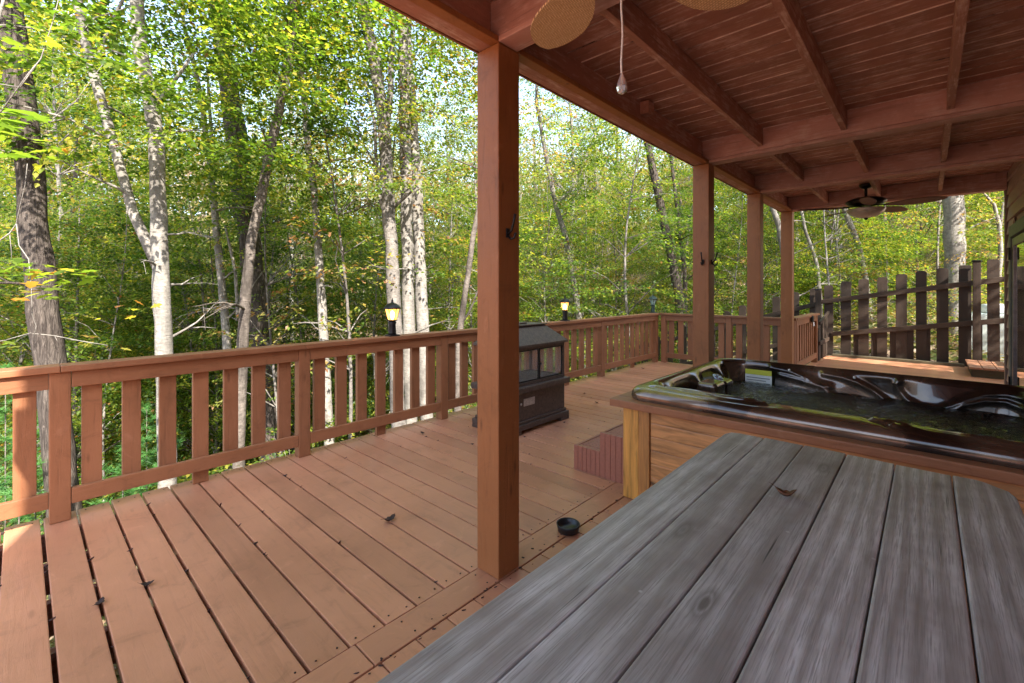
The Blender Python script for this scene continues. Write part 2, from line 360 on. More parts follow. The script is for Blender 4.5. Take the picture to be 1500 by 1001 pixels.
class MB:
    """collects shapes in world (or local) coordinates, builds ONE object"""
    def __init__(s): s.v = []; s.f = []; s.r = []; s.sm = []
    def add(s, vs, fs, rnd=None, smooth=False):
        o = len(s.v); r = random.random() if rnd is None else rnd
        s.v += [tuple(p) for p in vs]
        for f in fs: s.f.append(tuple(i + o for i in f)); s.r.append(r); s.sm.append(smooth)
    def box(s, x0, x1, y0, y1, z0, z1, rnd=None, bv=.0):
        if bv <= 0:
            vs = [(x, y, z) for z in (z0, z1) for y in (y0, y1) for x in (x0, x1)]
            s.add(vs, [(0, 2, 3, 1), (4, 5, 7, 6), (0, 1, 5, 4), (2, 6, 7, 3), (0, 4, 6, 2), (1, 3, 7, 5)], rnd); return
        b = min(bv, (x1 - x0) * .4, (y1 - y0) * .4, (z1 - z0) * .4)
        bm = bmesh.new(); bmesh.ops.create_cube(bm, size=1)
        for v in bm.verts:
            v.co = Vector(((x0 + x1) / 2 + v.co.x * (x1 - x0), (y0 + y1) / 2 + v.co.y * (y1 - y0), (z0 + z1) / 2 + v.co.z * (z1 - z0)))
        bmesh.ops.bevel(bm, geom=bm.edges[:], offset=b, segments=2, profile=.6, affect='EDGES')
        s.frombm(bm, rnd)
    def frombm(s, bm, rnd=None, mat=None, smooth=False):
        bm.verts.index_update()
        s.add([(mat @ v.co if mat else v.co) for v in bm.verts], [[v.index for v in f.verts] for f in bm.faces], rnd, smooth); bm.free()
    def obox(s, c, ax, ay, az, hx, hy, hz, rnd=None, bv=0):
        """oriented box: centre, three unit axes, half sizes"""
        bm = bmesh.new(); bmesh.ops.create_cube(bm, size=2)
        ax, ay, az = Vector(ax).normalized(), Vector(ay).normalized(), Vector(az).normalized()
        for v in bm.verts: v.co = Vector((v.co.x * hx, v.co.y * hy, v.co.z * hz))
        if bv: bmesh.ops.bevel(bm, geom=bm.edges[:], offset=bv, segments=2, profile=.6, affect='EDGES')
        for v in bm.verts: v.co = Vector(c) + ax * v.co.x + ay * v.co.y + az * v.co.z
        s.frombm(bm, rnd)
    def prism(s, pts, z0, z1, rnd=None, bv=0, M4=None):
        bm = bmesh.new(); vs = [bm.verts.new((x, y, z0)) for x, y in pts]; f = bm.faces.new(vs)
        if f.normal.z > 0: f.normal_flip()
        e = bmesh.ops.extrude_face_region(bm, geom=[f])
        for v in [g for g in e['geom'] if isinstance(g, bmesh.types.BMVert)]: v.co.z = z1
        bmesh.ops.recalc_face_normals(bm, faces=bm.faces)
        if bv: bmesh.ops.bevel(bm, geom=bm.edges[:], offset=bv, segments=2, profile=.6, affect='EDGES')
        s.frombm(bm, rnd, M4)
    def tube(s, pts, rad, n=8, rnd=None, cap=True, smooth=True):
        pts = [Vector(p) for p in pts]; m = len(pts)
        rad = [rad] * m if isinstance(rad, (int, float)) else rad
        vs = []; fs = []
        up = Vector((0, 0, 1))
        d0 = (pts[1] - pts[0]).normalized()
        a = d0.cross(Vector((1, 0, 0)) if abs(d0.x) < .8 else Vector((0, 1, 0))).normalized()
        for i, p in enumerate(pts):
            d = (pts[min(i + 1, m - 1)] - pts[max(i - 1, 0)]).normalized()
            a = (a - d * a.dot(d)).normalized(); b = d.cross(a)
            for k in range(n):
                t = 2 * math.pi * k / n
                vs.append(p + (a * math.cos(t) + b * math.sin(t)) * rad[i])
        for i in range(m - 1):
            for k in range(n):
                fs.append((i * n + k, i * n + (k + 1) % n, (i + 1) * n + (k + 1) % n, (i + 1) * n + k))
        if cap: fs.append(tuple(range(n))[::-1]); fs.append(tuple((m - 1) * n + k for k in range(n)))
        s.add(vs, fs, rnd, smooth)
    def lathe(s, prof, c=(0, 0, 0), n=24, rnd=None, smooth=True):
        vs = []; fs = []
        for r, z in prof:
            for k in range(n):
                t = 2 * math.pi * k / n; vs.append((c[0] + r * math.cos(t), c[1] + r * math.sin(t), c[2] + z))
        for i in range(len(prof) - 1):
            for k in range(n):
                fs.append((i * n + k, i * n + (k + 1) % n, (i + 1) * n + (k + 1) % n, (i + 1) * n + k))
        fs.append(tuple(range(n))[::-1]); fs.append(tuple((len(prof) - 1) * n + k for k in range(n)))
        s.add(vs, fs, rnd, smooth)
    def build(s, name, mat, parent=None, loc=None):
        me = bpy.data.meshes.new(name); me.from_pydata(s.v, [], s.f)
        a = me.attributes.new('rnd', 'FLOAT', 'FACE'); a.data.foreach_set('value', s.r)
        me.polygons.foreach_set('use_smooth', s.sm); me.materials.append(mat); me.update()
        o = bpy.data.objects.new(name, me); COL.objects.link(o)
        if loc is not None: o.location = loc
        if parent: o.parent = parent
        return o
def wbuild(mb, name, mat, root):
    """vertices are in world coordinates, the thing's Empty stands elsewhere: shift them into its space"""
    l = root.location
    mb.v = [(p[0] - l[0], p[1] - l[1], p[2] - l[2]) for p in mb.v]
    return mb.build(name, mat, root)

# ------------------------------------------------------------------ terrain
def sstep(a, b, x):
    t = min(1, max(0, (x - a) / (b - a))); return t * t * (3 - 2 * t)
def ground_z(x, y):
    r = math.hypot(x, y)
    sl = .62 + (.30 - .62) * sstep(2, 11, y)
    fall = sl * max(0, -1.3 - x); a = -5.2 * (1 - math.exp(-fall / 5.2))
    if y > 11.3: a += .05 * (y - 11.3) * sstep(-6, 0, x)
    if y < 11.25: a = min(a, -.45 + .0 * y) if x > -4.2 else a
    if x > -4.5 and y < 11.0: a = min(a, -.5 - .5 * sstep(-1, -4.2, x))
    hill = .36 * max(0, r - 25)
    bumps = .18 * math.sin(x * .7 + y * .3) * math.cos(y * .5 - x * .2) * sstep(5, 12, r)
    return a + min(hill, 13 + .04 * r) + bumps
def terrain():
    n = 150; vs = []; fs = []
    def cc(i):
        t = (i / n) * 2 - 1; return math.copysign(abs(t) ** 1.9, t) * 150
    for j in range(n + 1):
        for i in range(n + 1):
            x = cc(i) - 2; y = cc(j) + 6
            vs.append((x, y, ground_z(x, y)))
    for j in range(n):
        for i in range(n):
            a = j * (n + 1) + i; fs.append((a, a + 1, a + n + 2, a + n + 1))
    b = MB(); b.add(vs, fs, .5, True); o = b.build('ground', M['ground']); tag(o, kind='structure')
terrain()

# ------------------------------------------------------------------ deck
XE, XI = -3.84, -1.60          # outer edge and start of the border board
PW, GAP = .152, .010
def build_deck():
    b = MB(); y0 = .69 - 44 * PW  # boards run on unseen behind the camera to bounce sunlight
    k = 0; y = y0
    while y < 8.05:
        g = GAP * random.uniform(.6, 1.3) + (.004 if y < 0.9 else 0)
        b.box(XE + random.uniform(-.008, .008), XI - .006, y + g / 2, y + PW - g / 2, -.038, random.uniform(-.002, .001), bv=.004)
        y += PW; k += 1
    y = y0
    while y < 11.1:                    # boards of the inner part, staggered by a bit
        g = .006
        b.box(XI + .142 + .004, 4.6 if y > 7.9 or y < -1.1 else .66, y + .04 + g / 2, y + .04 + PW - g / 2, -.038, -.001, bv=.003); y += PW
    o = b.build('deck', M['deck']); tag(o, kind='structure')
    b = MB()
    yy = [-6, -2.1, .86, 3.9, 8.05]
    for a, c in zip(yy[:-1], yy[1:]): b.box(XI, XI + .140, a + .003, c - .003, -.038, .002, bv=.004)
    b.box(XI, XI + .14, 8.056, 11.1, -.038, .0, bv=.004)
    o = b.build('deck_border', M['deck_y']); tag(o, kind='structure')
    b = MB()                              # screws: tiny dark dots near board ends
    y = y0
    while y < 8.0:
        for dx in (.035,):
            for q in (.035, .115):
                for xx in (XI - dx, XE + .05):
                    b.lathe([(.0042, 0), (.0042, .0012)], (xx + random.uniform(-.006, .006), y + q, .0012), 6)
        y += PW
    y = -1.
    while y < 7.5:
        for q in (.03, .11): b.lathe([(.0042, 0), (.0042, .0012)], (XI + q, y + random.uniform(-.01, .01), .0022), 6)
        y += .41
    o = b.build('deck_screws', M['bronze']); tag(o, kind='structure')
    b = MB()                              # joists and rim below the boards
    for x in np.arange(-3.7, 4.5, .4): b.box(x, x + .04, -6, 8.0 if x < -1.5 else 11.0, -.19, -.042)
    b.box(-3.78, 4.5, 8.0, 8.04, -.19, -.043); b.box(-1.5, 4.5, 11.02, 11.06, -.22, -.043)
    o = b.build('deck_framing', M['ceil_y']); tag(o, kind='structure')
build_deck()

# ------------------------------------------------------------------ railings
def rail_run(label, axis, a0, a1, c, inner, posts, feet, zoff=0.0, nb=.0):
    """axis 0: along X at y=c, axis 1: along Y at x=c ; inner = direction of the deck side (+1/-1)"""
    loc = (c, a0, 0) if axis == 1 else (a0, c, 0)
    root = empty('deck_railing', loc, label, 'railing')
    def bx(b, p0, p1, q0, q1, z0, z1, **k):
        q0, q1 = sorted((c + q0 * inner, c + q1 * inner))
        if axis == 1: b.box(q0, q1, p0, p1, z0, z1, **k)
        else: b.box(p0, p1, q0, q1, z0, z1, **k)
    ma = M['rail_y'] if axis == 1 else M['rail_x']
    b = MB(); segs = [a0 - .05] + [p for p in posts[1:-1] if random.random() < .8] + [a1 + .05]
    for p, q in zip(segs[:-1], segs[1:]): bx(b, p + .001, q - .001, -.115, .025, .870, .908, bv=.005)
    wbuild(b, 'rail_cap', ma, root)
    for p in posts:
        b = MB(); bx(b, p - .045, p + .045, -.09, 0.0, 0.001, .868, bv=.005); wbuild(b, 'post', M['rail_z'], root)
    for p, q in zip(posts[:-1], posts[1:]):
        b = MB(); bx(b, p + .047, q - .047, -.038, -.003, .775, .867, bv=.004); wbuild(b, 'top_rail', ma, root)
        b = MB(); bx(b, p + .047, q - .047, -.038, -.003, .092, .182, bv=.004); wbuild(b, 'bottom_rail', ma, root)
        n = max(1, int(round((q - p - .09) / .187)) - 0)
        pitch = (q - p - .09) / n
        cs = [p + .045 + pitch * (i + .5) for i in range(n)]
        for i, t in enumerate(cs):
            foot = any(abs(t - f) < pitch * .5 for f in feet)
            b = MB(); bx(b, t - .046, t + .046, -.077, -.040, .001 if foot else .095, .866, bv=.003); wbuild(b, 'baluster', M['rail_z'], root)
    return root
XR = -3.695
rail_run('long red-brown deck railing facing the woods, carrying the lit lanterns', 1, -5.5, 8.045, XR, 1, [-5.5, -4.1, -2.68, -1.26, .155, 1.55, 2.985, 4.5, 6.105, 8.0], [-.6, .83, 2.25, 3.8, 5.3, 7.1])
rail_run('red-brown railing across the far end of the deck behind the porch posts', 0, -3.64, -1.53, 8.045, -1, [-3.60, -2.46, -1.55], [-3.0])
rail_run('short red-brown railing by the walkway with a small black gauge hung on it', 1, 8.16, 10.0, -1.50, 1, [8.2, 9.95], [])

# gauge on the short railing
g = empty('wall_gauge', (-1.49, 9.30, .80), 'small black gauge with a pale display hung on the short railing', 'gauge')
b = MB(); b.box(-.0, .035, -.06, .06, -.02, .09, bv=.012); b.build('case', M['rubber'], g)
b = MB(); b.box(.036, .041, -.045, .045, -.09, -.022, bv=.002); b.build('display', M['white'], g)

# ------------------------------------------------------------------ porch posts and roof
PX0, PX1 = -1.605, -1.460; ZB = 2.495
def hook(parent, p, nrm):
    n = Vector(nrm); l = Vector(parent.location); p = Vector(p) - l
    b = MB(); side = Vector((0, 0, 1)).cross(n)
    b.obox(p + n * .004, side, n, (0, 0, 1), .010, .004, .022, bv=.002)
    b.tube([p + n * .006 + Vector((0, 0, -.005)), p + n * .03 + Vector((0, 0, .01)), p + n * .042 + Vector((0, 0, .05)), p + n * .052 + Vector((0, 0, .085))], [.006, .006, .005, .007], 8)
    b.tube([p + n * .006 + Vector((0, 0, -.012)), p + n * .025 + Vector((0, 0, -.03)), p + n * .045 + Vector((0, 0, -.026)), p + n * .055 + Vector((0, 0, -.003))], [.006, .006, .005, .006], 8)
    return b.build('coat_hook', M['black_metal'], parent)
plabels = ['nearest red-brown square porch post with a black coat hook on its right face',
           'second porch post, behind the tub corner, with coat hooks on two faces',
           'third porch post, standing between the hooked post and the farthest one',
           'farthest porch post, at the near end of the short walkway railing']
for i, y in enumerate((1.495, 4.22, 5.93, 7.63)):
    r = empty('porch_post', ((PX0 + PX1) / 2, y + .0725, 0), plabels[i], 'post', 'posts holding up the porch roof')
    b = MB(); b.box(PX0, PX1, y, y + .145, .0035, ZB - .002, bv=.006)
    wbuild(b, 'shaft', M['post'], r)
    if i == 0: hook(r, (PX1, 1.553, 1.615), (1, 0, 0))
    if i == 1: hook(r, (-1.51, 4.22, 1.60), (0, -1, 0)); hook(r, (PX1, 4.29, 1.60), (1, 0, 0))

WX = .67
root = empty('porch_roof', (-.46, 3.0, ZB), 'red-brown planked porch ceiling with its beams and joists, seen from below', 'porch roof')
b = MB(); y = 4.22 - 35 * .14
while y < 7.8:
    b.box(-1.56, WX + .025, y + .004, y + .136, 2.702, 2.735, bv=.003); y += .14
wbuild(b, 'ceiling_board', M['ceil_x'], root)
b = MB(); y = 4.22 - 35 * .14
while y < 7.7: b.box(-1.519, WX - .004, y - .0032, y + .0032, 2.6985, 2.7035); y += .14
wbuild(b, 'seam', M['seam'], root)
b = MB(); b.box(-1.56, WX + .025, -.80, 7.8, 2.739, 2.76); wbuild(b, 'roof_deck', M['roofing'], root)
b = MB(); b.box(-1.600, -1.520, -.80, 7.80, ZB + .004, 2.80, bv=.004); wbuild(b, 'edge_beam', M['ceil_y'], root)
b = MB(); b.box(-1.615, -1.602, -.80, 7.80, ZB, ZB + .05, bv=.003); wbuild(b, 'edge_trim', M['rail_y'], root)
b = MB(); b.box(-1.518, -1.462, -.80, 7.76, ZB + .001, ZB + .030, bv=.004); wbuild(b, 'edge_ledger', M['post'], root)
beams = [-.79, 1.500, 4.222, 5.932, 7.632]
for i, y in enumerate(beams):
    b = MB(); b.box(-1.518, WX - .003, y, y + .118, ZB + .032, 2.699, bv=.004); wbuild(b, 'beam', M['beam_x'], root)
    b = MB(); b.box(-1.46, WX - .003, y - .006, y + .122, ZB, ZB + .029, bv=.004); wbuild(b, 'beam_trim', M['beam_x'], root)
for y0, y1 in zip(beams[:-1], beams[1:]):
    for x in (-1.056, -.485, .093):
        b = MB(); b.box(x, x + .038, y0 + .12, y1 - .002, 2.556, 2.699, bv=.003); wbuild(b, 'joist', M['ceil_y'], root)
for x0, x1 in ((-.385, -.284), (.46, .575)):
    b = MB(); b.box(x0, x1, 7.605, 7.631, 2.59, 2.69, bv=.004); wbuild(b, 'block', M['beam_x'], root)
b = MB(); b.box(-1.518, -1.45, 3.0, 3.09, 2.60, 2.69, bv=.005); wbuild(b, 'electrical_box', M['ceil_y'], root)

# ------------------------------------------------------------------ house
YS = -1.58  # unseen near end of the house, placed to let slivers of sun past
house = empty('house', (3, 3, 0), 'brown lap-sided house wall at the right edge under the porch roof', 'house')
b = MB(); b.box(WX + .03, 7, YS + .02, 7.70, -.5, 5.5); wbuild(b, 'wall', M['sidingm'], house)
b = MB()
z = 0.0; lap = .152
while z < 5.3:
    for (ya, yb) in ((YS, 5.9), (7.21, 7.655)) if z < 2.02 else ((YS, 7.655),):
        a = [(WX + .018, ya, z), (WX - .006, ya, z), (WX + .012, ya, z + lap), (WX + .018, ya, z + lap)]
        c = [(p[0], yb, p[2]) for p in a]
        b.add(a + c, [(0, 1, 2, 3), (7, 6, 5, 4), (0, 4, 5, 1), (1, 5, 6, 2), (2, 6, 7, 3)])
    z += lap
wbuild(b, 'siding', M['sidingm'], house)
b = MB(); b.box(WX - .016, WX + .028, 7.66, 7.75, 0, 2.69, bv=.004); wbuild(b, 'corner_trim', M['trim'], house)
b = MB(); rp = [(WX - .3, 5.4), (7.4, 5.4), (7.4, 5.55), (3.9, 9.0), (WX - .3, 5.55)]  # unseen house roof, its height shaped to keep railing and deck shaded
b.add([(x, YS, z) for x, z in rp] + [(x, 8.0, z) for x, z in rp], [(0, 1, 2, 3, 4), (9, 8, 7, 6, 5)] + [(i, i + 5, (i + 1) % 5 + 5, (i + 1) % 5) for i in range(5)]); wbuild(b, 'roof', M['roofing'], house)
b = MB()
b.box(WX - .03, WX + .028, 7.06, 7.20, .0, 2.02, bv=.004); b.box(WX - .03, WX + .028, 5.92, 7.055, 1.90, 2.02, bv=.004)
dr = wbuild(b, 'door', M['doorframe'], house)
b = MB(); b.box(WX - .02, WX + .01, 6.955, 7.04, .03, 1.88, bv=.006); b.box(WX - .02, WX + .01, 5.95, 6.03, .03, 1.88, bv=.006); b.box(WX - .019, WX + .009, 6.032, 6.953, 1.80, 1.88, bv=.006)
o = wbuild(b, 'door_rail', M['doorrail'], house); o.parent = dr
b = MB(); b.box(WX - .005, WX + .004, 6.032, 6.953, .05, 1.798); wbuild(b, 'door_glass', M['doorglass'], house).parent = dr
for z in (.30, 1.66):
    b = MB(); b.box(WX - .044, WX - .031, 7.05, 7.09, z, z + .13, bv=.003); wbuild(b, 'hinge', M['black_metal'], house).parent = dr

# wooden steps at the house corner
st = empty('wooden_step', (.72, 10.3, 0), 'low orange-brown wooden step box on the walkway beside the house', 'step')
b = MB()
for i in range(6): b.box(.47 + i * .15, .612 + i * .15, 9.88, 10.95, .125, .155, bv=.004)
wbuild(b, 'tread', M['oldwood_y'], st)
b = MB(); b.box(.51, 1.3, 9.93, 9.97, .003, .123); b.box(.50, .54, 9.975, 10.9, .002, .122); wbuild(b, 'riser', M['moss_board'], st)
b = MB(); b.box(.98, 1.36, 10.3, 10.95, .158, .33, bv=.004); wbuild(b, 'upper_tread', M['oldwood_y'], st)

# ------------------------------------------------------------------ picket fence
def build_fence():
    r = empty('picket_fence', (0, 11.26, 0), 'dark brown picket fence stepping down the slope behind the walkway and railing', 'fence')
    ztop = lambda x: 1.45 + (x + 1.5) * .172 if x > -1.5 else 1.45 + (x + 1.5) * (.29 + .03 * max(0, -x - 3))
    zbot = lambda x: -.02 if x > -1.35 else max(ground_z(x, 11.3) - .05, -.02 + (x + 1.35) * .36)
    x = -1.50
    xs = [-5.9 + .345 * i for i in range(13)]
    xs = [x for x in xs if x < -1.62] + [-1.50 + .283 * i for i in range(8)] + [.83]
    for x in xs:
        w = random.uniform(.075, .085); t = ztop(x) + random.uniform(-.015, .015); zb = zbot(x)
        tilt = random.uniform(-.006, .006)
        b = MB(); pts = [(-w, zb), (w, zb), (w, t - .03), (w * .8, t - .008), (w * .5, t), (-w * .5, t), (-w * .8, t - .008), (-w, t - .03)]
        b.prism([(p[0] + tilt * p[1], p[1]) for p in pts], -.011, .011, bv=.003, M4=Matrix.Translation((x, 11.262, 0)) @ Matrix.Rotation(R(90), 4, 'X'))
        wbuild(b, 'picket', M['fence_z'], r)
    for xa, xb, za, zb in ((-1.66, 1.0, 1.085, 1.53), (-1.45, 1.0, .435, .83)):
        b = MB(); d = Vector((xb - xa, 0, zb - za)); m = Vector(((xa + xb) / 2, 11.222, (za + zb) / 2))
        b.obox(m, d, (0, 1, 0), Vector((0, 1, 0)).cross(d) * -1, d.length / 2, .019, .045, bv=.004); wbuild(b, 'rail', M['fence_x'], r)
    for xa, xb, za, zb in ((-6.0, -1.68, -.30, 1.05), (-6.0, -1.5, -1.0, .42)):
        b = MB(); d = Vector((xb - xa, 0, zb - za)); m = Vector(((xa + xb) / 2, 11.222, (za + zb) / 2))
        b.obox(m, d, (0, 1, 0), Vector((0, 1, 0)).cross(d) * -1, d.length / 2, .019, .045, bv=.004); wbuild(b, 'rail', M['fence_x'], r)
    for x, zt in ((-1.66, 1.33), (.62, 1.82), (-4.1, .66)):
        b = MB(); b.box(x - .05, x + .05, 11.10, 11.198, min(-.02, ground_z(x, 11.3)), zt, bv=.004); p = wbuild(b, 'post', M['fence_z'], r)
        b = MB(); b.box(x - .062, x + .062, 11.09, 11.205, zt + .002, zt + .03, bv=.01); o = wbuild(b, 'post_cap', M['black_metal'], r); 
    for i, x in enumerate([-1.14, -.86, -.58, -.33, -.10, .10, .36, .56, .98]):
        w = .058; b = MB(); b.box(x - w + .10, x + w + .08, 11.275, 11.293, -.02, .45 + (x + 1.5) * .155, bv=.003); wbuild(b, 'short_board', M['fence_z'], r)
    b = MB(); b.box(-1.42, .47, 11.07, 11.18, -.06, .05, bv=.01); wbuild(b, 'curb', M['moss_board'], r)
build_fence()
# little brown gate panel between the railing end and the fence
r = empty('fence_gate', (-1.5, 10.6, 0), 'narrow dark brown gate panel between the short railing and the picket fence', 'gate')
for y, t in ((10.14, .62), (10.55, .80), (10.92, .86)):
    b = MB(); b.box(-1.52, -1.49, y - .11, y + .11, .02, t, bv=.003); wbuild(b, 'board', M['fence_z'], r)
b = MB(); b.obox((-1.475, 10.53, .80), (0, 1, .16), (1, 0, 0), (0, -.16, 1), .52, .016, .03, bv=.003); wbuild(b, 'rail', M['fence_x'], r)
b = MB(); b.obox((-1.475, 10.53, .35), (0, 1, .0), (1, 0, 0), (0, 0, 1), .52, .014, .035, bv=.003); wbuild(b, 'rail', M['fence_x'], r)

# tank beyond the fence
gz = ground_z(.85, 13)
r = empty('storage_tank', (.85, 13, gz), 'pale grey-green storage tank with a white lid standing beyond the picket fence', 'tank')
b = MB(); b.box(-.36, .36, -.4, .4, -.05, .88 - gz, bv=.06); b.build('body', M['tank'], r)
b = MB(); b.lathe([(.19, 0), (.20, .02), (.20, .14), (.17, .17), (.05, .18)], (.12, 0, .89 - gz), 24); b.build('lid', M['white'], r)

# ------------------------------------------------------------------ picnic table
def build_table():
    r = empty('picnic_table', (-.22, 1.15, 0), 'weathered grey plank table filling the foreground at the right', 'table')
    edges = [-.634, -.495, -.357, -.222, -.084, .058, .194]; y1 = 2.07; y0 = .12
    for i in range(6):
        xa, xb = edges[i] + .0016, edges[i + 1] - .0016; dy = random.uniform(-.006, .006)
        if i == 0: pts = [(xa, y0), (xb, y0), (xb, y1 + dy), (xa + .045, y1 + dy), (xa + .012, y1 - .012), (xa, y1 - .05)]
        elif i == 5: pts = [(xa, y0), (xb, y0), (xb, y1 - .10), (xb - .012, y1 - .055), (xb - .06, y1 - .008), (xb - .08, y1), (xa, y1)]
        else: pts = [(xa, y0), (xb, y0), (xb, y1 + dy), (xa, y1 + dy)]
        b = MB(); b.prism(pts, .702, .740 + (i % 3 - 1) * .001, bv=.005); wbuild(b, 'plank', M['grey'], r)
    for y in (.38, 1.80):
        b = MB(); b.box(-.60, .16, y, y + .038, .612, .700, bv=.003); wbuild(b, 'cross_brace', M['grey'], r)
        for sx in (-1, 1):
            b = MB(); xc = -.22; top = Vector((xc + sx * .16, y + .06, .70)); bot = Vector((xc + sx * .30, y + .06, .012)); d = bot - top
            b.obox((top + bot) / 2, d, (0, 1, 0), d.cross(Vector((0, 1, 0))), d.length / 2, .019, .045, bv=.003); wbuild(b, 'leg', M['grey'], r)
    b = MB(); b.box(-.24, -.20, .46, 1.78, .30, .39, bv=.003); wbuild(b, 'stretcher', M['grey'], r)
build_table()

def leaf_obj(name, loc, size, mat, label, rz, curl=.3, cat='leaf', group=None, tilt=0):
    b = MB(); n = 7; vs = []; fs = []
    for i in range(n + 1):
        t = i / n; w = math.sin(math.pi * min(1, t * 1.03)) ** .7 * .30 * size * (1 + .25 * math.sin(t * 23))
        x = (t - .5) * size; zc = curl * size * (t - .5) ** 2 * 2
        vs += [(x, -w, zc + curl * w * .9), (x, 0, zc), (x, w, zc + curl * w * .7)]
    for i in range(n):
        a = i * 3; fs += [(a, a + 3, a + 4, a + 1), (a + 1, a + 4, a + 5, a + 2)]
    b.add(vs, fs, .5, True)
    b.tube([(-size * .5, 0, curl * size * .5), (-size * .75, .01, curl * size * .6)], size * .012, 5)
    o = b.build(name, mat, None, loc); o.rotation_euler = (tilt, 0, rz); tag(o, label, cat, group)
    md = o.modifiers.new('s', 'SOLIDIFY'); md.thickness = .0012
leaf_obj('dry_leaf', tuple(at(1147, 738, 1) * 0 + Vector((-.307, 1.52, .743))), .055, M['dryleaf'], 'curled orange-brown dead leaf lying on the grey table', .3, .9)
spots = [(447, 661, .075, 'dark', 'dark curled leaf lying at the foot of a railing post'), (571, 764, .08, 'dark', 'thin dark twig-like leaf on the deck left of the near post'),
         (619, 636, .05, 'dark', 'small dark leaf on the deck near the railing, left of the near post'), (856, 578, .05, 'dry', 'dead leaf on the far deck to the right of the fireplace'),
         (874, 591, .05, 'dry', 'dead leaf on the deck between fireplace and hot tub'), (942, 541, .06, 'dry', 'dead leaf on the far deck near the corner post'),
         (146, 887, .05, 'dark', 'crumpled dark leaf stuck in the widest deck gap at lower left'), (216, 859, .05, 'dark', 'crumpled dark leaf caught in a deck gap left of the middle')]
for u, v, s, k, lab in spots:
    D = CAMH * FPX / (v - CY); p = at(u, v, D)
    leaf_obj('dry_leaf', (p.x, p.y, .006), s, M['darkleaf' if k == 'dark' else 'dryleaf'], lab, random.uniform(0, 6), .6)

# litter crumbs caught in the gaps
b = MB()
for i in range(120):
    k = random.randrange(26, 72); y = (.69 - 44 * PW) + k * PW; x = random.uniform(XE + .05, XI - .05); s = random.uniform(.003, .008)
    b.obox((x, y + random.uniform(-.006, .006), random.uniform(-.01, .003)), (random.random() + .1, random.random(), random.random()), (random.random() - .5, 1, .3), (0, .2, 1), s * 1.8, s * .8, s * .5, bv=0)
for i in range(60):
    x = XI + .142 + random.gauss(0, .02) ; y = random.uniform(.5, 2.6); s = random.uniform(.0015, .004)
    b.obox((x, y, .003), (random.random() + .1, random.random(), .1), (random.random() - .5, 1, .1), (0, .2, 1), s * 1.8, s * .8, s * .5)
o = b.build('leaf_crumbs', M['darkleaf']); tag(o, 'dark crumbs of leaf litter caught in the gaps between deck boards', 'litter', kind='stuff')

# black bowl on the deck
r = empty('pet_bowl', (-1.475, 2.065, .004), 'small black plastic bowl on the deck behind the grey table edge', 'bowl')
b = MB(); b.lathe([(.052, 0), (.058, .004), (.062, .03), (.066, .042), (.063, .044), (.058, .036), (.052, .014), (.02, .010)], n=36); b.build('bowl_body', M['rubber'], r)

# ------------------------------------------------------------------ lanterns
def lantern(loc, lit, label):
    r = empty('rail_lantern', loc, label, 'lantern', 'lanterns standing on the railing')
    s = 1.0; mm = M['black_metal'] if lit else M['greenmetal']
    b = MB(); b.box(-.052, .052, -.052, .052, 0, .012, bv=.004); b.lathe([(.040, .013), (.036, .03), (.032, .105), (.040, .128), (.030, .140)], n=20); b.build('base', mm, r)
    n = 6; r0, r1 = .040, .068; z0, z1 = .150, .255
    b = MB(); b.lathe([(.03, .141), (.050, .144), (.052, .150), (.03, .153)], n=20)
    for k in range(n):
        t = 2 * math.pi * k / n
        b.tube([(r0 * math.cos(t), r0 * math.sin(t), z0), (r1 * math.cos(t), r1 * math.sin(t), z1)], .0035, 5)
    b.build('cage', mm, r)
    b = MB(); q0, q1 = r0 * .96, r1 * .96
    vs = [(q * math.cos(2 * math.pi * k / n), q * math.sin(2 * math.pi * k / n), z) for q, z in ((q0, z0), (q1, z1)) for k in range(n)]
    b.add(vs, [(k, (k + 1) % n, n + (k + 1) % n, n + k) for k in range(n)]); b.build('glass', M['litglass'] if lit else M['dimglass'], r)
    b = MB(); b.lathe([(.080, .254), (.083, .260), (.074, .272), (.060, .290), (.036, .306), (.014, .312), (.008, .322), (.011, .333), (.006, .343), (.002, .358)], n=24); b.build('roof', mm, r)
    b = MB(); b.lathe([(.008, .155), (.018, .175), (.022, .20), (.016, .225), (.003, .238)], n=14); b.build('bulb', M['bulb'] if lit else M['white'], r)
lantern((-3.735, 2.384, .910), True, 'lit black lantern on the railing left of the near porch post')
lantern((-3.735, 5.154, .910), True, 'lit black lantern on the railing just behind the outdoor fireplace')
lantern((-3.78, 8.0, .910), False, 'unlit greenish lantern on the far corner of the railing')

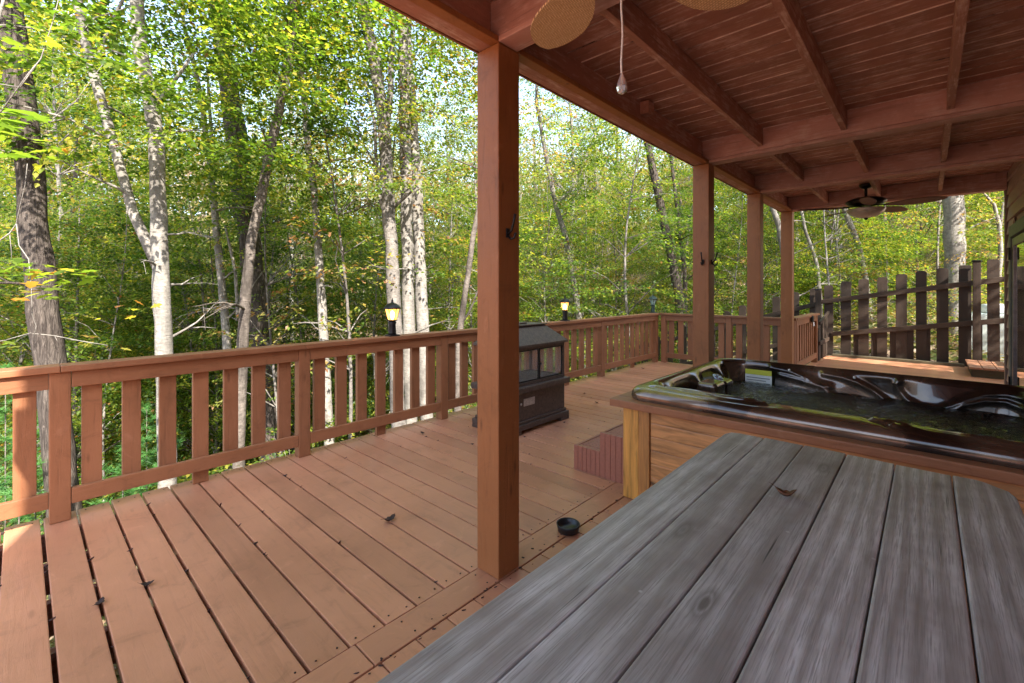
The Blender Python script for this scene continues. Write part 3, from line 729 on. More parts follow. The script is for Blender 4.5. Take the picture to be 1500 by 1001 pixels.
# ------------------------------------------------------------------ outdoor fireplace
def fireplace():
    x0, x1, y0, y1 = -3.30, -2.765, 3.005, 3.89; cx, cy = (x0 + x1) / 2, (y0 + y1) / 2
    r = empty('outdoor_fireplace', (cx, cy, 0), 'black metal outdoor fireplace with glass sides and peaked lid behind the near post', 'fireplace')
    b = MB()
    b.box(x0, x1, y0, y1, .035, .085, bv=.006); b.box(x0 + .02, x1 - .02, y0 + .02, y1 - .02, .087, .115, bv=.008)
    wbuild(b, 'plinth', M['stove'], r)
    for xx in (x0, x1 - .09):
        for yy in (y0, y1 - .14):
            b = MB(); b.box(xx, xx + .09, yy, yy + .14, .001, .034, bv=.004); wbuild(b, 'foot', M['stove'], r)
    b = MB(); b.box(x0 + .035, x1 - .035, y0 + .035, y1 - .035, .117, .375, bv=.004); bd = wbuild(b, 'body', M['stove'], r)
    b = MB(); b.box(x0 - .01, x1 + .01, y0 - .01, y1 + .01, .377, .437, bv=.012); wbuild(b, 'shelf', M['stove'], r)
    b = MB(); b.box(x0 + .06, x1 - .06, y0 + .06, y1 - .06, .438, .455); wbuild(b, 'ash_bed', M['ash'], r)
    b = MB(); fx0, fx1, fy0, fy1 = x0 + .035, x1 - .035, y0 + .035, y1 - .035
    for xx in (fx0, fx1 - .028):
        for yy in (fy0, fy1 - .028): b.box(xx, xx + .028, yy, yy + .028, .438, .80, bv=.003)
    for z in (.438, .772):
        b.box(fx0 + .029, fx1 - .029, fy0, fy0 + .02, z, z + .028, bv=.002); b.box(fx0 + .029, fx1 - .029, fy1 - .02, fy1, z, z + .028, bv=.002)
        b.box(fx0, fx0 + .02, fy0 + .029, fy1 - .029, z, z + .028, bv=.002); b.box(fx1 - .02, fx1, fy0 + .029, fy1 - .029, z, z + .028, bv=.002)
    wbuild(b, 'frame', M['stove'], r)
    ym = (fy0 + fy1) / 2
    for ya, yb in ((fy0 + .03, ym - .006), (ym + .006, fy1 - .03)):
        b = MB(); x = fx1 - .018
        b.box(x, x + .01, ya, ya + .012, .468, .770); b.box(x, x + .01, yb - .012, yb, .468, .770)
        b.box(x + .0005, x + .0095, ya + .013, yb - .013, .468, .480); b.box(x + .0005, x + .0095, ya + .013, yb - .013, .758, .770)
        d = wbuild(b, 'door', M['stove_dark'], r)
        b = MB(); b.box(x + .003, x + .006, ya + .014, yb - .014, .482, .756)
        g = wbuild(b, 'door_glass', M['stoveglass'], r); g.parent = d
    b = MB(); b.box(fx1 - .006, fx1 + .012, ym - .02, ym + .02, .61, .63, bv=.003); wbuild(b, 'latch', M['black_metal'], r)
    b = MB(); b.box(fx0 + .005, fx0 + .008, fy0 + .03, fy1 - .03, .468, .770); wbuild(b, 'back_glass', M['stoveglass'], r)
    b = MB(); b.box(fx0 + .03, fx1 - .03, fy0 + .005, fy0 + .008, .468, .770); wbuild(b, 'side_glass', M['stoveglass'], r)
    b = MB(); b.box(fx0 + .03, fx1 - .03, fy1 - .008, fy1 - .005, .468, .770); wbuild(b, 'side_glass', M['stoveglass'], r)
    b = MB(); e = -.008
    A = [(x0 - e, y0 - e, .800), (x1 + e, y0 - e, .800), (x1 + e, y1 + e, .800), (x0 - e, y1 + e, .800)]
    A2 = [(p[0], p[1], .822) for p in A]
    tx, ty = .17, .20
    T = [(x0 + tx, y0 + ty, .985), (x1 - tx, y0 + ty, .985), (x1 - tx, y1 - ty, .985), (x0 + tx, y1 - ty, .985)]
    vs = A + A2 + T
    fs = [(3, 2, 1, 0)] + [(i, (i + 1) % 4, 4 + (i + 1) % 4, 4 + i) for i in range(4)] + [(4 + i, 4 + (i + 1) % 4, 8 + (i + 1) % 4, 8 + i) for i in range(4)] + [(8, 9, 10, 11)]
    b.add(vs, fs); b.box(x0 + tx - .02, x1 - tx + .02, y0 + ty - .02, y1 - ty + .02, .986, 1.0, bv=.004)
    b.box(cx - .05, cx + .05, cy - .09, cy + .02, 1.001, 1.018, bv=.006)
    wbuild(b, 'lid', M['stove'], r)
    b = MB(); b.box(x1 - .034, x1 - .031, y0 + .20, y0 + .36, .245, .315, bv=.001); b.lathe([(.012, 0), (.012, .003)], (0, 0, 0), 12)
    b.v = [(p if p[0] < -1 else (x1 - .034 + p[2], y0 + .165 + p[0], .272 + p[1])) for p in b.v]
    wbuild(b, 'maker_plate', M['tag'], r)
fireplace()

# ------------------------------------------------------------------ hot tub
def hot_tub():
    r = empty('hot_tub', (-.4, 3.5, 0), 'bronze-black hot tub full of rippling water in a cedar cabinet', 'hot tub')
    X0, X1, Y0, Y1 = -1.460, .655, 2.655, 4.50
    # cabinet
    b = MB(); b.box(X0 + .047, X1, Y0 + .029, Y0 + .06, .004, .585); b.box(X0 + .047, X1, Y1 - .05, Y1 - .02, .004, .585); b.box(X1 - .03, X1 - .001, Y0 + .061, Y1 - .051, .004, .585); b.box(X0 + .047, X0 + .07, Y0 + .061, Y1 - .051, .004, .585); wbuild(b, 'cabinet', M['cedar_x'], r)
    b = MB(); z = .01
    while z < .58:
        b.box(X0 + .185, X1, Y0 + .006, Y0 + .028, z, min(z + .0835, .584), bv=.006); z += .0845
    wbuild(b, 'side_board', M['cedar_x'], r)
    b = MB(); b.box(X0, X0 + .108, Y0, Y0 + .04, .003, .584, bv=.006); wbuild(b, 'corner_post', M['cedar_z'], r)
    b = MB(); b.box(X0 + .110, X0 + .183, Y0 - .006, Y0 + .028, .003, .584, bv=.006); wbuild(b, 'corner_board', M['cedar_z2'], r)
    b = MB(); b.box(X0, X0 + .045, Y0 + .042, Y1 - .02, .003, .584, bv=.005); wbuild(b, 'left_panel', M['cedar_z2'], r)
    # cap frame
    b = MB()
    b.box(X0 - .075, X1, Y0 - .045, Y0 + .075, .590, .637, bv=.007)
    wbuild(b, 'front_cap', M['rail_x'], r)
    b = MB(); b.box(X0 - .075, X0 + .055, Y0 + .077, 4.21, .590, .637, bv=.007); b.box(X0 + .012, X0 + .055, 4.212, Y1 + .02, .590, .637, bv=.007); wbuild(b, 'left_cap', M['rail_y'], r)
    b = MB(); b.box(X0 + .057, X1, Y1 - .06, Y1 + .05, .590, .637, bv=.007); wbuild(b, 'back_cap', M['rail_x'], r)
    # shell: loft of rounded outlines round the perimeter
    def outline(x0, x1, y0, y1, rad, n):
        """n points by arc share, same corner parametrisation for every ring"""
        pts = []
        per = n // 4; kc = per // 4
        C = [((x1 - rad, y0 + rad), -90), ((x1 - rad, y1 - rad), 0), ((x0 + rad, y1 - rad), 90), ((x0 + rad, y0 + rad), 180)]
        for q in range(4):
            (cx, cy), a0 = C[q]
            for k in range(kc):
                a = R(a0 + 90 * k / (kc - 1)); pts.append((cx + rad * math.cos(a), cy + rad * math.sin(a)))
            (nx, ny), na = C[(q + 1) % 4]; na = R(na)
            sx, sy = pts[-1]; ex, ey = nx + rad * math.cos(na), ny + rad * math.sin(na)
            for k in range(1, per - kc + 1): t = k / (per - kc + 1); pts.append((sx + (ex - sx) * t, sy + (ey - sy) * t))
        return pts
    n = 960; ox0, ox1, oy0, oy1 = X0 + .005, X1 - .01, Y0 + .022, Y1 - .01
    rings = []   # (insets: left,right,front,back ; radius ; z)
    def ring(i, z, rad, extra=(0, 0, 0, 0)):
        pts = outline(ox0 + i + extra[0], ox1 - i - extra[1], oy0 + i + extra[2], oy1 - i - extra[3], rad, n); rings.append([(x, y, z) for x, y in pts])
    for i, z in ((.0, .638), (-.004, .655), (.0, .680), (.010, .698), (.024, .708), (.040, .712)): ring(i, z, .12)
    m = 10
    for k in range(1, m + 1):        # flat rim, wide in front, narrow at back
        t = k / m; ring(.04, .712 + .004 * math.sin(math.pi * t), .12 + .05 * t, (.03 * t, .08 * t, .135 * t, .015 * t))
    for i, z in ((.012, .706), (.020, .694), (.026, .676)): ring(.04 + i, z, .17, (.03, .08, .135, .015))
    m = 34
    for k in range(1, m + 1):
        t = k / m; ring(.066 + .05 * t, .676 - .40 * t, .17, (.03 + .03 * t, .08, .135, .015 + .02 * t))
    for i in (.06, .16, .3, .5, .7): ring(.116 + i, .276 - .1, .12 if i < .3 else .05, (.06, .08, .135, .035))
    V = [list(q) for q in rings]
    def dist(px, pz, poly):
        best = 9
        for (ax, az), (bx, bz) in zip(poly[:-1], poly[1:]):
            dx, dz = bx - ax, bz - az; t = max(0, min(1, ((px - ax) * dx + (pz - az) * dz) / (dx * dx + dz * dz))); d = math.hypot(px - ax - t * dx, pz - az - t * dz)
            best = min(best, d)
        return best
    back = [  # moulded ridges on the back wall: (x, z)
        [(-1.00, .672), (-.85, .655), (-.72, .615), (-.62, .56), (-.55, .50), (-.50, .44), (-.46, .36)],
        [(-.93, .62), (-.78, .60), (-.66, .575), (-.58, .57)],
        [(-.62, .668), (-.50, .655), (-.40, .625), (-.30, .57), (-.20, .49), (-.14, .40)],
        [(-.16, .668), (-.17, .64), (-.155, .595), (-.11, .54), (-.04, .505), (.04, .505), (.12, .54), (.20, .60), (.28, .64), (.38, .655), (.50, .64)],
        [(.10, .49), (.18, .56), (.28, .605), (.38, .61), (.46, .58), (.52, .50)]]
    front = [[(.36, 2.785), (.10, 2.765), (-.05, 2.765), (-.16, 2.79), (-.20, 2.825), (-.18, 2.86), (-.05, 2.875), (.3, 2.885), (.6, 2.885)],
             [(.64, 2.80), (.36, 2.785)], [(.64, 2.742), (.30, 2.735), (.0, 2.735), (-.12, 2.755)],
             [(-1.30, 2.80), (-1.1, 2.775), (-.9, 2.765), (-.72, 2.77), (-.665, 2.80), (-.68, 2.83), (-.8, 2.845), (-1.1, 2.85), (-1.25, 2.845)]]
    for q in V:
        for i, (x, y, z) in enumerate(q):
            if y > 4.2 and z < .70 and z > .28 and x > -1.25:
                d = min(dist(x, z, c) for c in back)
                rid = .021 * math.exp(-(d / .019) ** 2)
                # recess below the big S-curve ridges
                y2 = y - rid + .022 * math.sin((x + 1.3) * 7.5) * min(1, (.70 - z) * 8)
                q[i] = (x, y2, z)
            elif y < 2.95 and z > .70:
                d = min(dist(x, y, c) for c in front)
                q[i] = (x, y, z + .012 * math.exp(-(d / .011) ** 2) - .008 * math.exp(-((d - .028) / .016) ** 2))
            elif x < -1.15 and .30 < z < .70 and y > 2.9:
                f = .5 + .5 * math.cos((y - 3.62) * 2 * math.pi / .52)
                q[i] = (x + .045 * (f ** 3) * min(1, (.70 - z) * 9), y, z)
    b = MB(); vs = [p for q in V for p in q]; fs = []
    for j in range(len(V) - 1):
        for i in range(len(V[0])):
            k = (i + 1) % len(V[0]); w = len(V[0]); fs.append((j * w + i, j * w + k, (j + 1) * w + k, (j + 1) * w + i))
    w = len(V[0]); fs.append(tuple((len(V) - 1) * w + i for i in range(w)))
    b.add(vs, fs, .5, True); shell = wbuild(b, 'shell', M['shell'], r)
    # seat headrest block at the left
    def pillow(x0, x1, y0, y1, z0, z1, bv, name, mat):
        b = MB(); bm = bmesh.new(); bmesh.ops.create_cube(bm, size=1)
        for v in bm.verts:
            k = .82 if v.co.z > 0 else 1
            v.co = Vector(((x0 + x1) / 2 + v.co.x * (x1 - x0) * k, (y0 + y1) / 2 + v.co.y * (y1 - y0) * k, (z0 + z1) / 2 + v.co.z * (z1 - z0)))
        bmesh.ops.bevel(bm, geom=bm.edges[:], offset=bv * .55, segments=6, profile=.5, affect='EDGES'); b.frombm(bm)
        o = wbuild(b, name, mat, r)
        return o
    pillow(-1.30, -1.12, 3.42, 3.66, .30, .655, .05, 'headrest', M['shell'])
    pillow(-1.29, -1.14, 3.70, 3.92, .30, .630, .05, 'headrest', M['shell'])
    pillow(-1.385, -1.10, 2.98, 3.38, .30, .572, .06, 'seat_ledge', M['shell'])
    # water surface
    b = MB(); nx, ny = 260, 220; wx0, wx1, wy0, wy1 = -1.39, .56, 2.84, 4.46; vs = []; fs = []
    for j in range(ny + 1):
        for i in range(nx + 1):
            x = wx0 + (wx1 - wx0) * i / nx; y = wy0 + (wy1 - wy0) * j / ny
            z = .532 + .0040 * math.sin(x * 19 + 3 * math.sin(y * 7)) + .0022 * math.sin(y * 31 + 2.5 * math.sin(x * 11)) + .0012 * math.sin((x + y) * 57)
            z += .0013 * math.sin(x * 83 + 4 * math.sin(y * 23) + y * 31) + .0011 * math.sin(y * 97 - x * 45 + 3 * math.sin(x * 17)); vs.append((x, y, z))
    for j in range(ny):
        for i in range(nx): a = j * (nx + 1) + i; fs.append((a, a + 1, a + nx + 2, a + nx + 1))
    b.add(vs, fs, .5, True); wbuild(b, 'water', M['water'], r)
    # jets
    for c, nr, s in (((-1.235, 3.12, .585), (.35, -.25, 1), 1), ((-1.245, 3.80, .640), (.5, -.2, 1), .8)):
        z = Vector(nr).normalized(); ax = z.cross(Vector((0, 1, 0))).normalized(); ay = z.cross(ax)
        mt = Matrix((ax, ay, z)).transposed().to_4x4(); mt.translation = Vector(c)
        b = MB(); b.lathe([(.050 * s, 0), (.052 * s, .006), (.046 * s, .010), (.030 * s, .007), (.028 * s, .012), (.012 * s, .012), (.010 * s, .004)], n=28)
        for k in range(6):
            t = k * math.pi / 3; b.tube([(.013 * s * math.cos(t), .013 * s * math.sin(t), .014), (.044 * s * math.cos(t), .044 * s * math.sin(t), .011)], .004 * s, 6)
        b.v = [tuple(mt @ Vector(p)) for p in b.v]; wbuild(b, 'jet', M['jet'], r)
    for x, z in ((-.86, .668), (-.42, .664), (.08, .60), (.44, .60)):
        b = MB(); b.lathe([(.010, 0), (.010, .004), (.005, .008)], n=14); b.v = [(x + p[0], 4.415 - p[2] - .02, z + p[1]) for p in b.v]; wbuild(b, 'indicator_light', M['white'], r)
    # safety sticker on the left part of the back wall
    y = 4.365
    b = MB(); b.box(-1.195, -.985, y, y + .002, .45, .600); s_ = wbuild(b, 'safety_label', M['white'], r)
    b = MB(); b.box(-1.194, -.986, y - .002, y - .0005, .602, .645); wbuild(b, 'label_header', M['yellow'], r).parent = s_
    b = MB()
    for k in range(3): b.box(-1.185, -1.0 - .03 * (k % 2), y - .002, y - .0006, .572 - k * .022, .578 - k * .022)
    wbuild(b, 'label_text', M['ink'], r).parent = s_
hot_tub()

# plastic two-tread step at the tub's left
def tub_step():
    r = empty('tub_step', (-1.76, 3.15, 0), 'red-brown plastic two-tread step beside the hot tub', 'step')
    xa, xm, xb = -1.962, -1.735, -1.475; y0, y1 = 2.82, 3.50
    for (ya, yb) in ((y0, y0 + .03), (y1 - .03, y1)):
        b = MB(); x = xa
        while x < xb - .01:
            top = .182 if x < xm - .005 else .322; w = .0376 if x < xm - .005 else .043
            b.box(x + .001, min(x + w - .001, xb), ya, yb, .002, top, bv=.0025); x += w
        wbuild(b, 'side_panel', M['plaststep'], r)
    b = MB(); b.box(xa, xa + .025, y0 + .032, y1 - .032, .002, .18, bv=.004); b.box(xm, xm + .02, y0 + .032, y1 - .032,   .15, .320, bv=.004); wbuild(b, 'riser', M['plaststep'], r)
    for x0, x1, z in ((xa + .027, xm - .002, .177), (xm + .022, xb, .317)):
        b = MB(); y = y0 + .036
        while y < y1 - .05: b.box(x0, x1, y, y + .019, z - .02, z, bv=.003); y += .031
        b.box(x0, x1, y0 + .033, y1 - .033, z - .045, z - .022); wbuild(b, 'tread', M['plaststep'], r)
tub_step()

# ------------------------------------------------------------------ ceiling fans
def blade_mesh(L0, L1, w, mat, ang, parent, z, pitch=10, ex=.9):
    pts = []
    n = 26
    prof = lambda t: w * (math.sin(math.pi * min(1, max(0, t)) ** ex) ** .6) * (.75 + .25 * t) if 0 < t < 1 else 0
    for i in range(n + 1): t = i / n; pts.append((L0 + (L1 - L0) * t, max(.012, prof(t)) if t < 1 else .004))
    low = [(x, -y) for x, y in pts]; ring = pts + low[::-1]
    b = MB(); b.prism([(x, y) for x, y in ring], -.004, .004)
    o = b.build('blade', mat, parent, (0, 0, z)); o.rotation_euler = (R(pitch), 0, ang)
    return o
def fan(name, loc, base_ang, Rb, z_can, bladez, mat, label, light, w=.075, ex=.9, pitch=10):
    r = empty(name, loc, label, 'ceiling fan')
    b = MB(); b.lathe([(.068, z_can), (.070, z_can - .02), (.045, z_can - .05), (.016, z_can - .055), (.014, bladez + .11), (.03, bladez + .10), (.045, bladez + .095)], n=28); b.build('canopy', M['fanmetal'], r)
    b = MB(); b.lathe([(.045, bladez + .094), (.14, bladez + .085), (.19, bladez + .060), (.20, bladez + .038), (.165, bladez + .012), (.09, bladez - .006), (.02, bladez - .008)], n=36); b.build('motor', M['fanmetal'], r)
    for k in range(5):
        a = base_ang + k * 2 * math.pi / 5
        bl = blade_mesh(.17, Rb, w, mat, a, r, bladez - .018, pitch, ex)
        b = MB(); b.obox((.14, 0, -.004), (1, 0, 0), (0, 1, 0), (0, 0, 1), .09, .018, .004, bv=.002); o = b.build('blade_arm', M['fanmetal'], r, (0, 0, bladez - .006)); o.rotation_euler = (0, 0, a)
    if light:
        b = MB(); b.lathe([(.10, bladez - .028), (.185, bladez - .040), (.19, bladez - .052), (.165, bladez - .095), (.11, bladez - .13), (.02, bladez - .150)], n=32); b.build('light_bowl', M['bowlglass'], r)
        b = MB(); b.lathe([(.022, bladez - .149), (.018, bladez - .162), (.006, bladez - .172)], n=14); b.build('finial', M['fanmetal'], r)
    return r
farA = math.atan2(FW.y, FW.x)
f1 = fan('ceiling_fan', (-.54, 6.8, 0), farA, .71, 2.60, 2.345, M['farblade'], 'far ceiling fan with wicker blades coloured dark for shade and frosted light bowl', True, .088, 1.0, -15)
b = MB(); b.box(-.60, -.48, 6.05, 7.62, 2.603, 2.66, bv=.004)
o = wbuild(b, 'fan_mount', M['beam_x'], root)
HUB = (-.661, 1.118, 0)
f2 = fan('ceiling_fan', HUB, math.atan2(FW.y, FW.x) + R(11), .63, 2.66, 2.375, M['wicker'], 'near ceiling fan with tan wicker blades cut off by the top edge', False, .125, 1.2, -5)
o = MB(); o.box(-.735, -.595, -.66, 1.49, 2.662, 2.70, bv=.004); wbuild(o, 'fan_mount', M['beam_x'], root)
cp = at(911, 10, 1.17); cb = at(911, 108, 1.17)
b = MB(); b.tube([(cp.x + .002 * math.sin(k * 1.3), cp.y, 2.37 + (cb.z - 2.37) * k / 14) for k in range(15)], .0025, 6)
pc = wbuild(b, 'pull_cord', M['rope'], f2)
b = MB(); b.lathe([(.003, .002), (.005, -.006), (.011, -.022), (.0145, -.036), (.012, -.047), (.005, -.052)], tuple(cb), 14, smooth=False)
wbuild(b, 'pull_bob', M['crystal'], f2)

# ------------------------------------------------------------------ vegetation
def leaf_mesh(name, P, D, Nn, S_, mat, rnd=None, shape='rhomb'):
    """P centres, D directions, Nn normals, S_ lengths -> one mesh of small leaf faces"""
    n = len(P)
    D = D / np.linalg.norm(D, axis=1, keepdims=True); Wv = np.cross(Nn, D); Wv /= (np.linalg.norm(Wv, axis=1, keepdims=True) + 1e-9)
    Nn = np.cross(D, Wv)
    s = S_[:, None]
    if shape == 'rhomb':
        loc = np.array([(-.5, 0, 0), (-.12, .30, .06), (.5, 0, -.06), (-.12, -.30, .06)]); faces = [(0, 3, 2), (0, 2, 1)]
    elif shape == 'maple':
        loc = np.array([(-.45, 0, 0), (-.38, .22, .02), (-.12, .20, .02), (-.08, .48, .0), (.10, .17, .02), (.20, .22, .0), (.5, 0, -.05), (.20, -.22, 0), (.10, -.17, .02), (-.08, -.48, 0), (-.12, -.20, .02), (-.38, -.22, .02)])
        faces = [(0, 2, 1), (0, 4, 2), (2, 4, 3), (0, 6, 4), (4, 6, 5), (0, 11, 10), (0, 10, 8), (10, 9, 8), (0, 8, 6), (8, 7, 6)]
    else:
        loc = np.array([(-.5, .03, 0), (.5, 0, -.02), (-.5, -.03, 0)]); faces = [(0, 2, 1)]
    m = len(loc); V = np.empty((n, m, 3))
    for k in range(m): V[:, k] = P + D * s * loc[k][0] + Wv * s * loc[k][1] + Nn * s * loc[k][2]
    F = np.array(faces); nf = len(F)
    idx = (np.arange(n)[:, None, None] * m + F[None]).reshape(-1)
    me = bpy.data.meshes.new(name); me.vertices.add(n * m); me.vertices.foreach_set('co', V.reshape(-1).astype('f'))
    me.loops.add(n * nf * 3); me.loops.foreach_set('vertex_index', idx.astype('i'))
    me.polygons.add(n * nf); me.polygons.foreach_set('loop_start', np.arange(0, n * nf * 3, 3).astype('i'))
    me.update(calc_edges=True)
    if rnd is None: rnd = RNG.random(n)
    a = me.attributes.new('rnd', 'FLOAT', 'FACE'); a.data.foreach_set('value', np.repeat(rnd, nf).astype('f'))
    me.materials.append(mat); return me
def sprays(centres, dirs, lens, nleaf, size, flat=.36, droop=.15):
    """flattened leafy twigs: returns P, D, N, S, spray id"""
    Ps, Ds, Ns, Ss, Id = [], [], [], [], []
    for i, (c, d, l) in enumerate(zip(centres, dirs, lens)):
        k = nleaf; t = RNG.random(k) ** .8; side = RNG.choice([-1, 1], k)
        d = d / np.linalg.norm(d); w = np.cross(d, (0, 0, 1)); w /= np.linalg.norm(w) + 1e-9
        off = RNG.random(k) * .45 * l * np.sin(np.pi * (.12 + .8 * t))
        p = c + d * (t * l)[:, None] + w * (off * side)[:, None]
        p[:, 2] += RNG.normal(0, .05 * l, k) - droop * l * t * t
        dd = d[None] * .7 + w[None] * (side * .8)[:, None] + RNG.normal(0, .35, (k, 3)); dd[:, 2] -= .25
        nn = RNG.normal(0, flat, (k, 3)); nn[:, 2] += 1
        Ps.append(p); Ds.append(dd); Ns.append(nn); Ss.append(size * RNG.uniform(.65, 1.25, k)); Id += [i] * k
    return np.concatenate(Ps), np.concatenate(Ds), np.concatenate(Ns), np.concatenate(Ss), np.array(Id)
def crown(name, ns, nl, z0, z1, rad, size, mat, seed, lens=(.5, 1.1), shape='rhomb', cone=.3, shift=.12, clump=True, hollow=.25):
    global RNG
    RNG = np.random.default_rng(seed); tiers = int((z1 - z0) / .55) + 1
    C_, D_, L_, R_ = [], [], [], []
    lobes = [(RNG.uniform(0, 2 * np.pi), RNG.uniform(.6, 1.15)) for _ in range(7)]
    for i in range(ns):
        h = (RNG.integers(0, tiers) + RNG.normal(0, .13)) / tiers; z = z0 + (z1 - z0) * min(1, max(0, h))
        a, amp = lobes[RNG.integers(0, 7)]; a += z * 1.7 + RNG.normal(0, .5)
        rr = rad * amp * (1 - cone * abs(h - .4) * 1.8) * (hollow + (1 - hollow) * RNG.random() ** .6)
        C_.append((rr * np.cos(a), rr * np.sin(a), z + .08 * rr)); D_.append((np.cos(a + RNG.normal(0, .7)), np.sin(a + RNG.normal(0, .7)), RNG.normal(.02, .2))); L_.append(RNG.uniform(*lens))
    P, D, Nn, Sz, Id = sprays(np.array(C_), np.array(D_), L_, nl, size)
    sr = RNG.normal(0, .13, ns)[Id]; rnd = np.clip(RNG.normal(.42 + shift, .19, len(P)) + sr * 1.5, 0, 1)
    odd = RNG.random(len(P)) < .012; rnd[odd] = RNG.uniform(.92, 1, odd.sum())
    rnd[~odd] = np.minimum(rnd[~odd], .90)
    return leaf_mesh(name, P, D, Nn, Sz, mat, rnd, shape), np.array(C_)
def skeleton(name, h, r0, cents, mat, seed, lean=.03, nlimb=40, pts=None, rads=None):
    """trunk with limbs that reach the leaf clusters"""
    rs = random.Random(seed); b = MB()
    if pts is None:
        n = 14; ph = rs.uniform(0, 6); pts = []
        for i in range(n + 1):
            t = i / n; pts.append(Vector((math.sin(ph + t * 4) * lean * h * t, math.cos(ph * 1.7 + t * 3.3) * lean * h * t, h * t)))
        rads = [r0 * (1 - .85 * i / n) * (1.25 if i == 0 else 1) for i in range(n + 1)]
    b.tube(pts, rads, 10, .5)
    zs = [p.z for p in pts]
    if len(cents):
        idx = rs.sample(range(len(cents)), min(nlimb, len(cents)))
        for i in idx:
            c = Vector(cents[i]); zt = c.z - rs.uniform(.2, .9) * math.hypot(c.x, c.y) ** .9
            k = min(range(len(zs)), key=lambda q: abs(zs[q] - zt)); p0 = pts[k]
            ln = (c - p0).length; mid = p0.lerp(c, .5) + Vector((rs.uniform(-.1, .1), rs.uniform(-.1, .1), .08)) * ln
            rr = min(rads[k] * .5, .012 + .012 * ln)
            b.tube([p0, p0.lerp(mid, .5), mid, mid.lerp(c, .6) + Vector((rs.uniform(-.05, .05), rs.uniform(-.05, .05), .02)) * ln, c], [rr, rr * .8, rr * .6, rr * .4, rr * .15], 5, .5, cap=False)
    me = bpy.data.meshes.new(name); me.from_pydata(b.v, [], b.f); a = me.attributes.new('rnd', 'FLOAT', 'FACE'); a.data.foreach_set('value', b.r)
    me.polygons.foreach_set('use_smooth', b.sm); me.materials.append(mat); return me

TPL = {'under': [], 'tall': [], 'bush': [], 'sap': []}
for i in range(4):
    cm, cc = crown('crown', 250, 74, 1.0, 7.2, 2.3, .076, M['leaf'] if i != 3 else M['leaf_aut'], 100 + i, (.7, 1.3), cone=.55, shift=(.0, .06, .12, -.05)[i])
    TPL['under'].append((cm, skeleton('trunk', 7.0, .055, cc, M[('bark_grey', 'bark_pale', 'bark_grey', 'bark_brown')[i]], 30 + i, .045, 46)))
for i in range(3):
    cm, cc = crown('crown', 280, 74, 6.0, 17, 3.4, .105, M[('leaf', 'leaf_aut', 'leaf')[i]], 200 + i, (1.0, 1.9), cone=.4, shift=(.1, .0, .15)[i])
    TPL['tall'].append((cm, skeleton('trunk', 17.0, .15, cc, M[('bark_grey', 'bark_pale', 'bark_oak')[i]], 60 + i, .02, 50)))
for i in range(3):
    cm, cc = crown('crown', 90, 30, .2, 1.5, .9, .058, M[('leaf', 'leaf', 'leaf_aut')[i]], 300 + i, (.3, .7), cone=.3, shift=.15)
    TPL['bush'].append((cm, skeleton('stem', 1.5, .012, cc, M['bark_grey'], 80 + i, .05, 26)))
for i in range(3):
    cm, cc = crown('crown', 70, 32, 2.2, 6.5, 1.1, .064, M[('leaf', 'leaf_aut', 'leaf')[i]], 400 + i, (.35, .8), cone=.2, shift=.15)
    TPL['sap'].append((cm, skeleton('trunk', 7.2, .032, cc, M[('bark_pale', 'bark_grey', 'bark_pale')[i]], 90 + i, .06, 34)))

def plant(kind, i, x, y, s, rz, name, label, cat, group, sz=None, crown_on=True):
    cm, tm = TPL[kind][i % len(TPL[kind])]
    o = bpy.data.objects.new(name, None); COL.objects.link(o); o.location = (x, y, ground_z(x, y) - .1); o.rotation_euler = (0, 0, rz)
    o.scale = (s, s, sz or s); o.empty_display_size = .2
    tag(o, label, cat, group)
    for nm, me in (('crown', cm), ('stem' if kind == 'bush' else 'trunk', tm)):
        if nm == 'crown' and not crown_on: continue
        c = bpy.data.objects.new(nm, me); COL.objects.link(c); c.parent = o
    return o

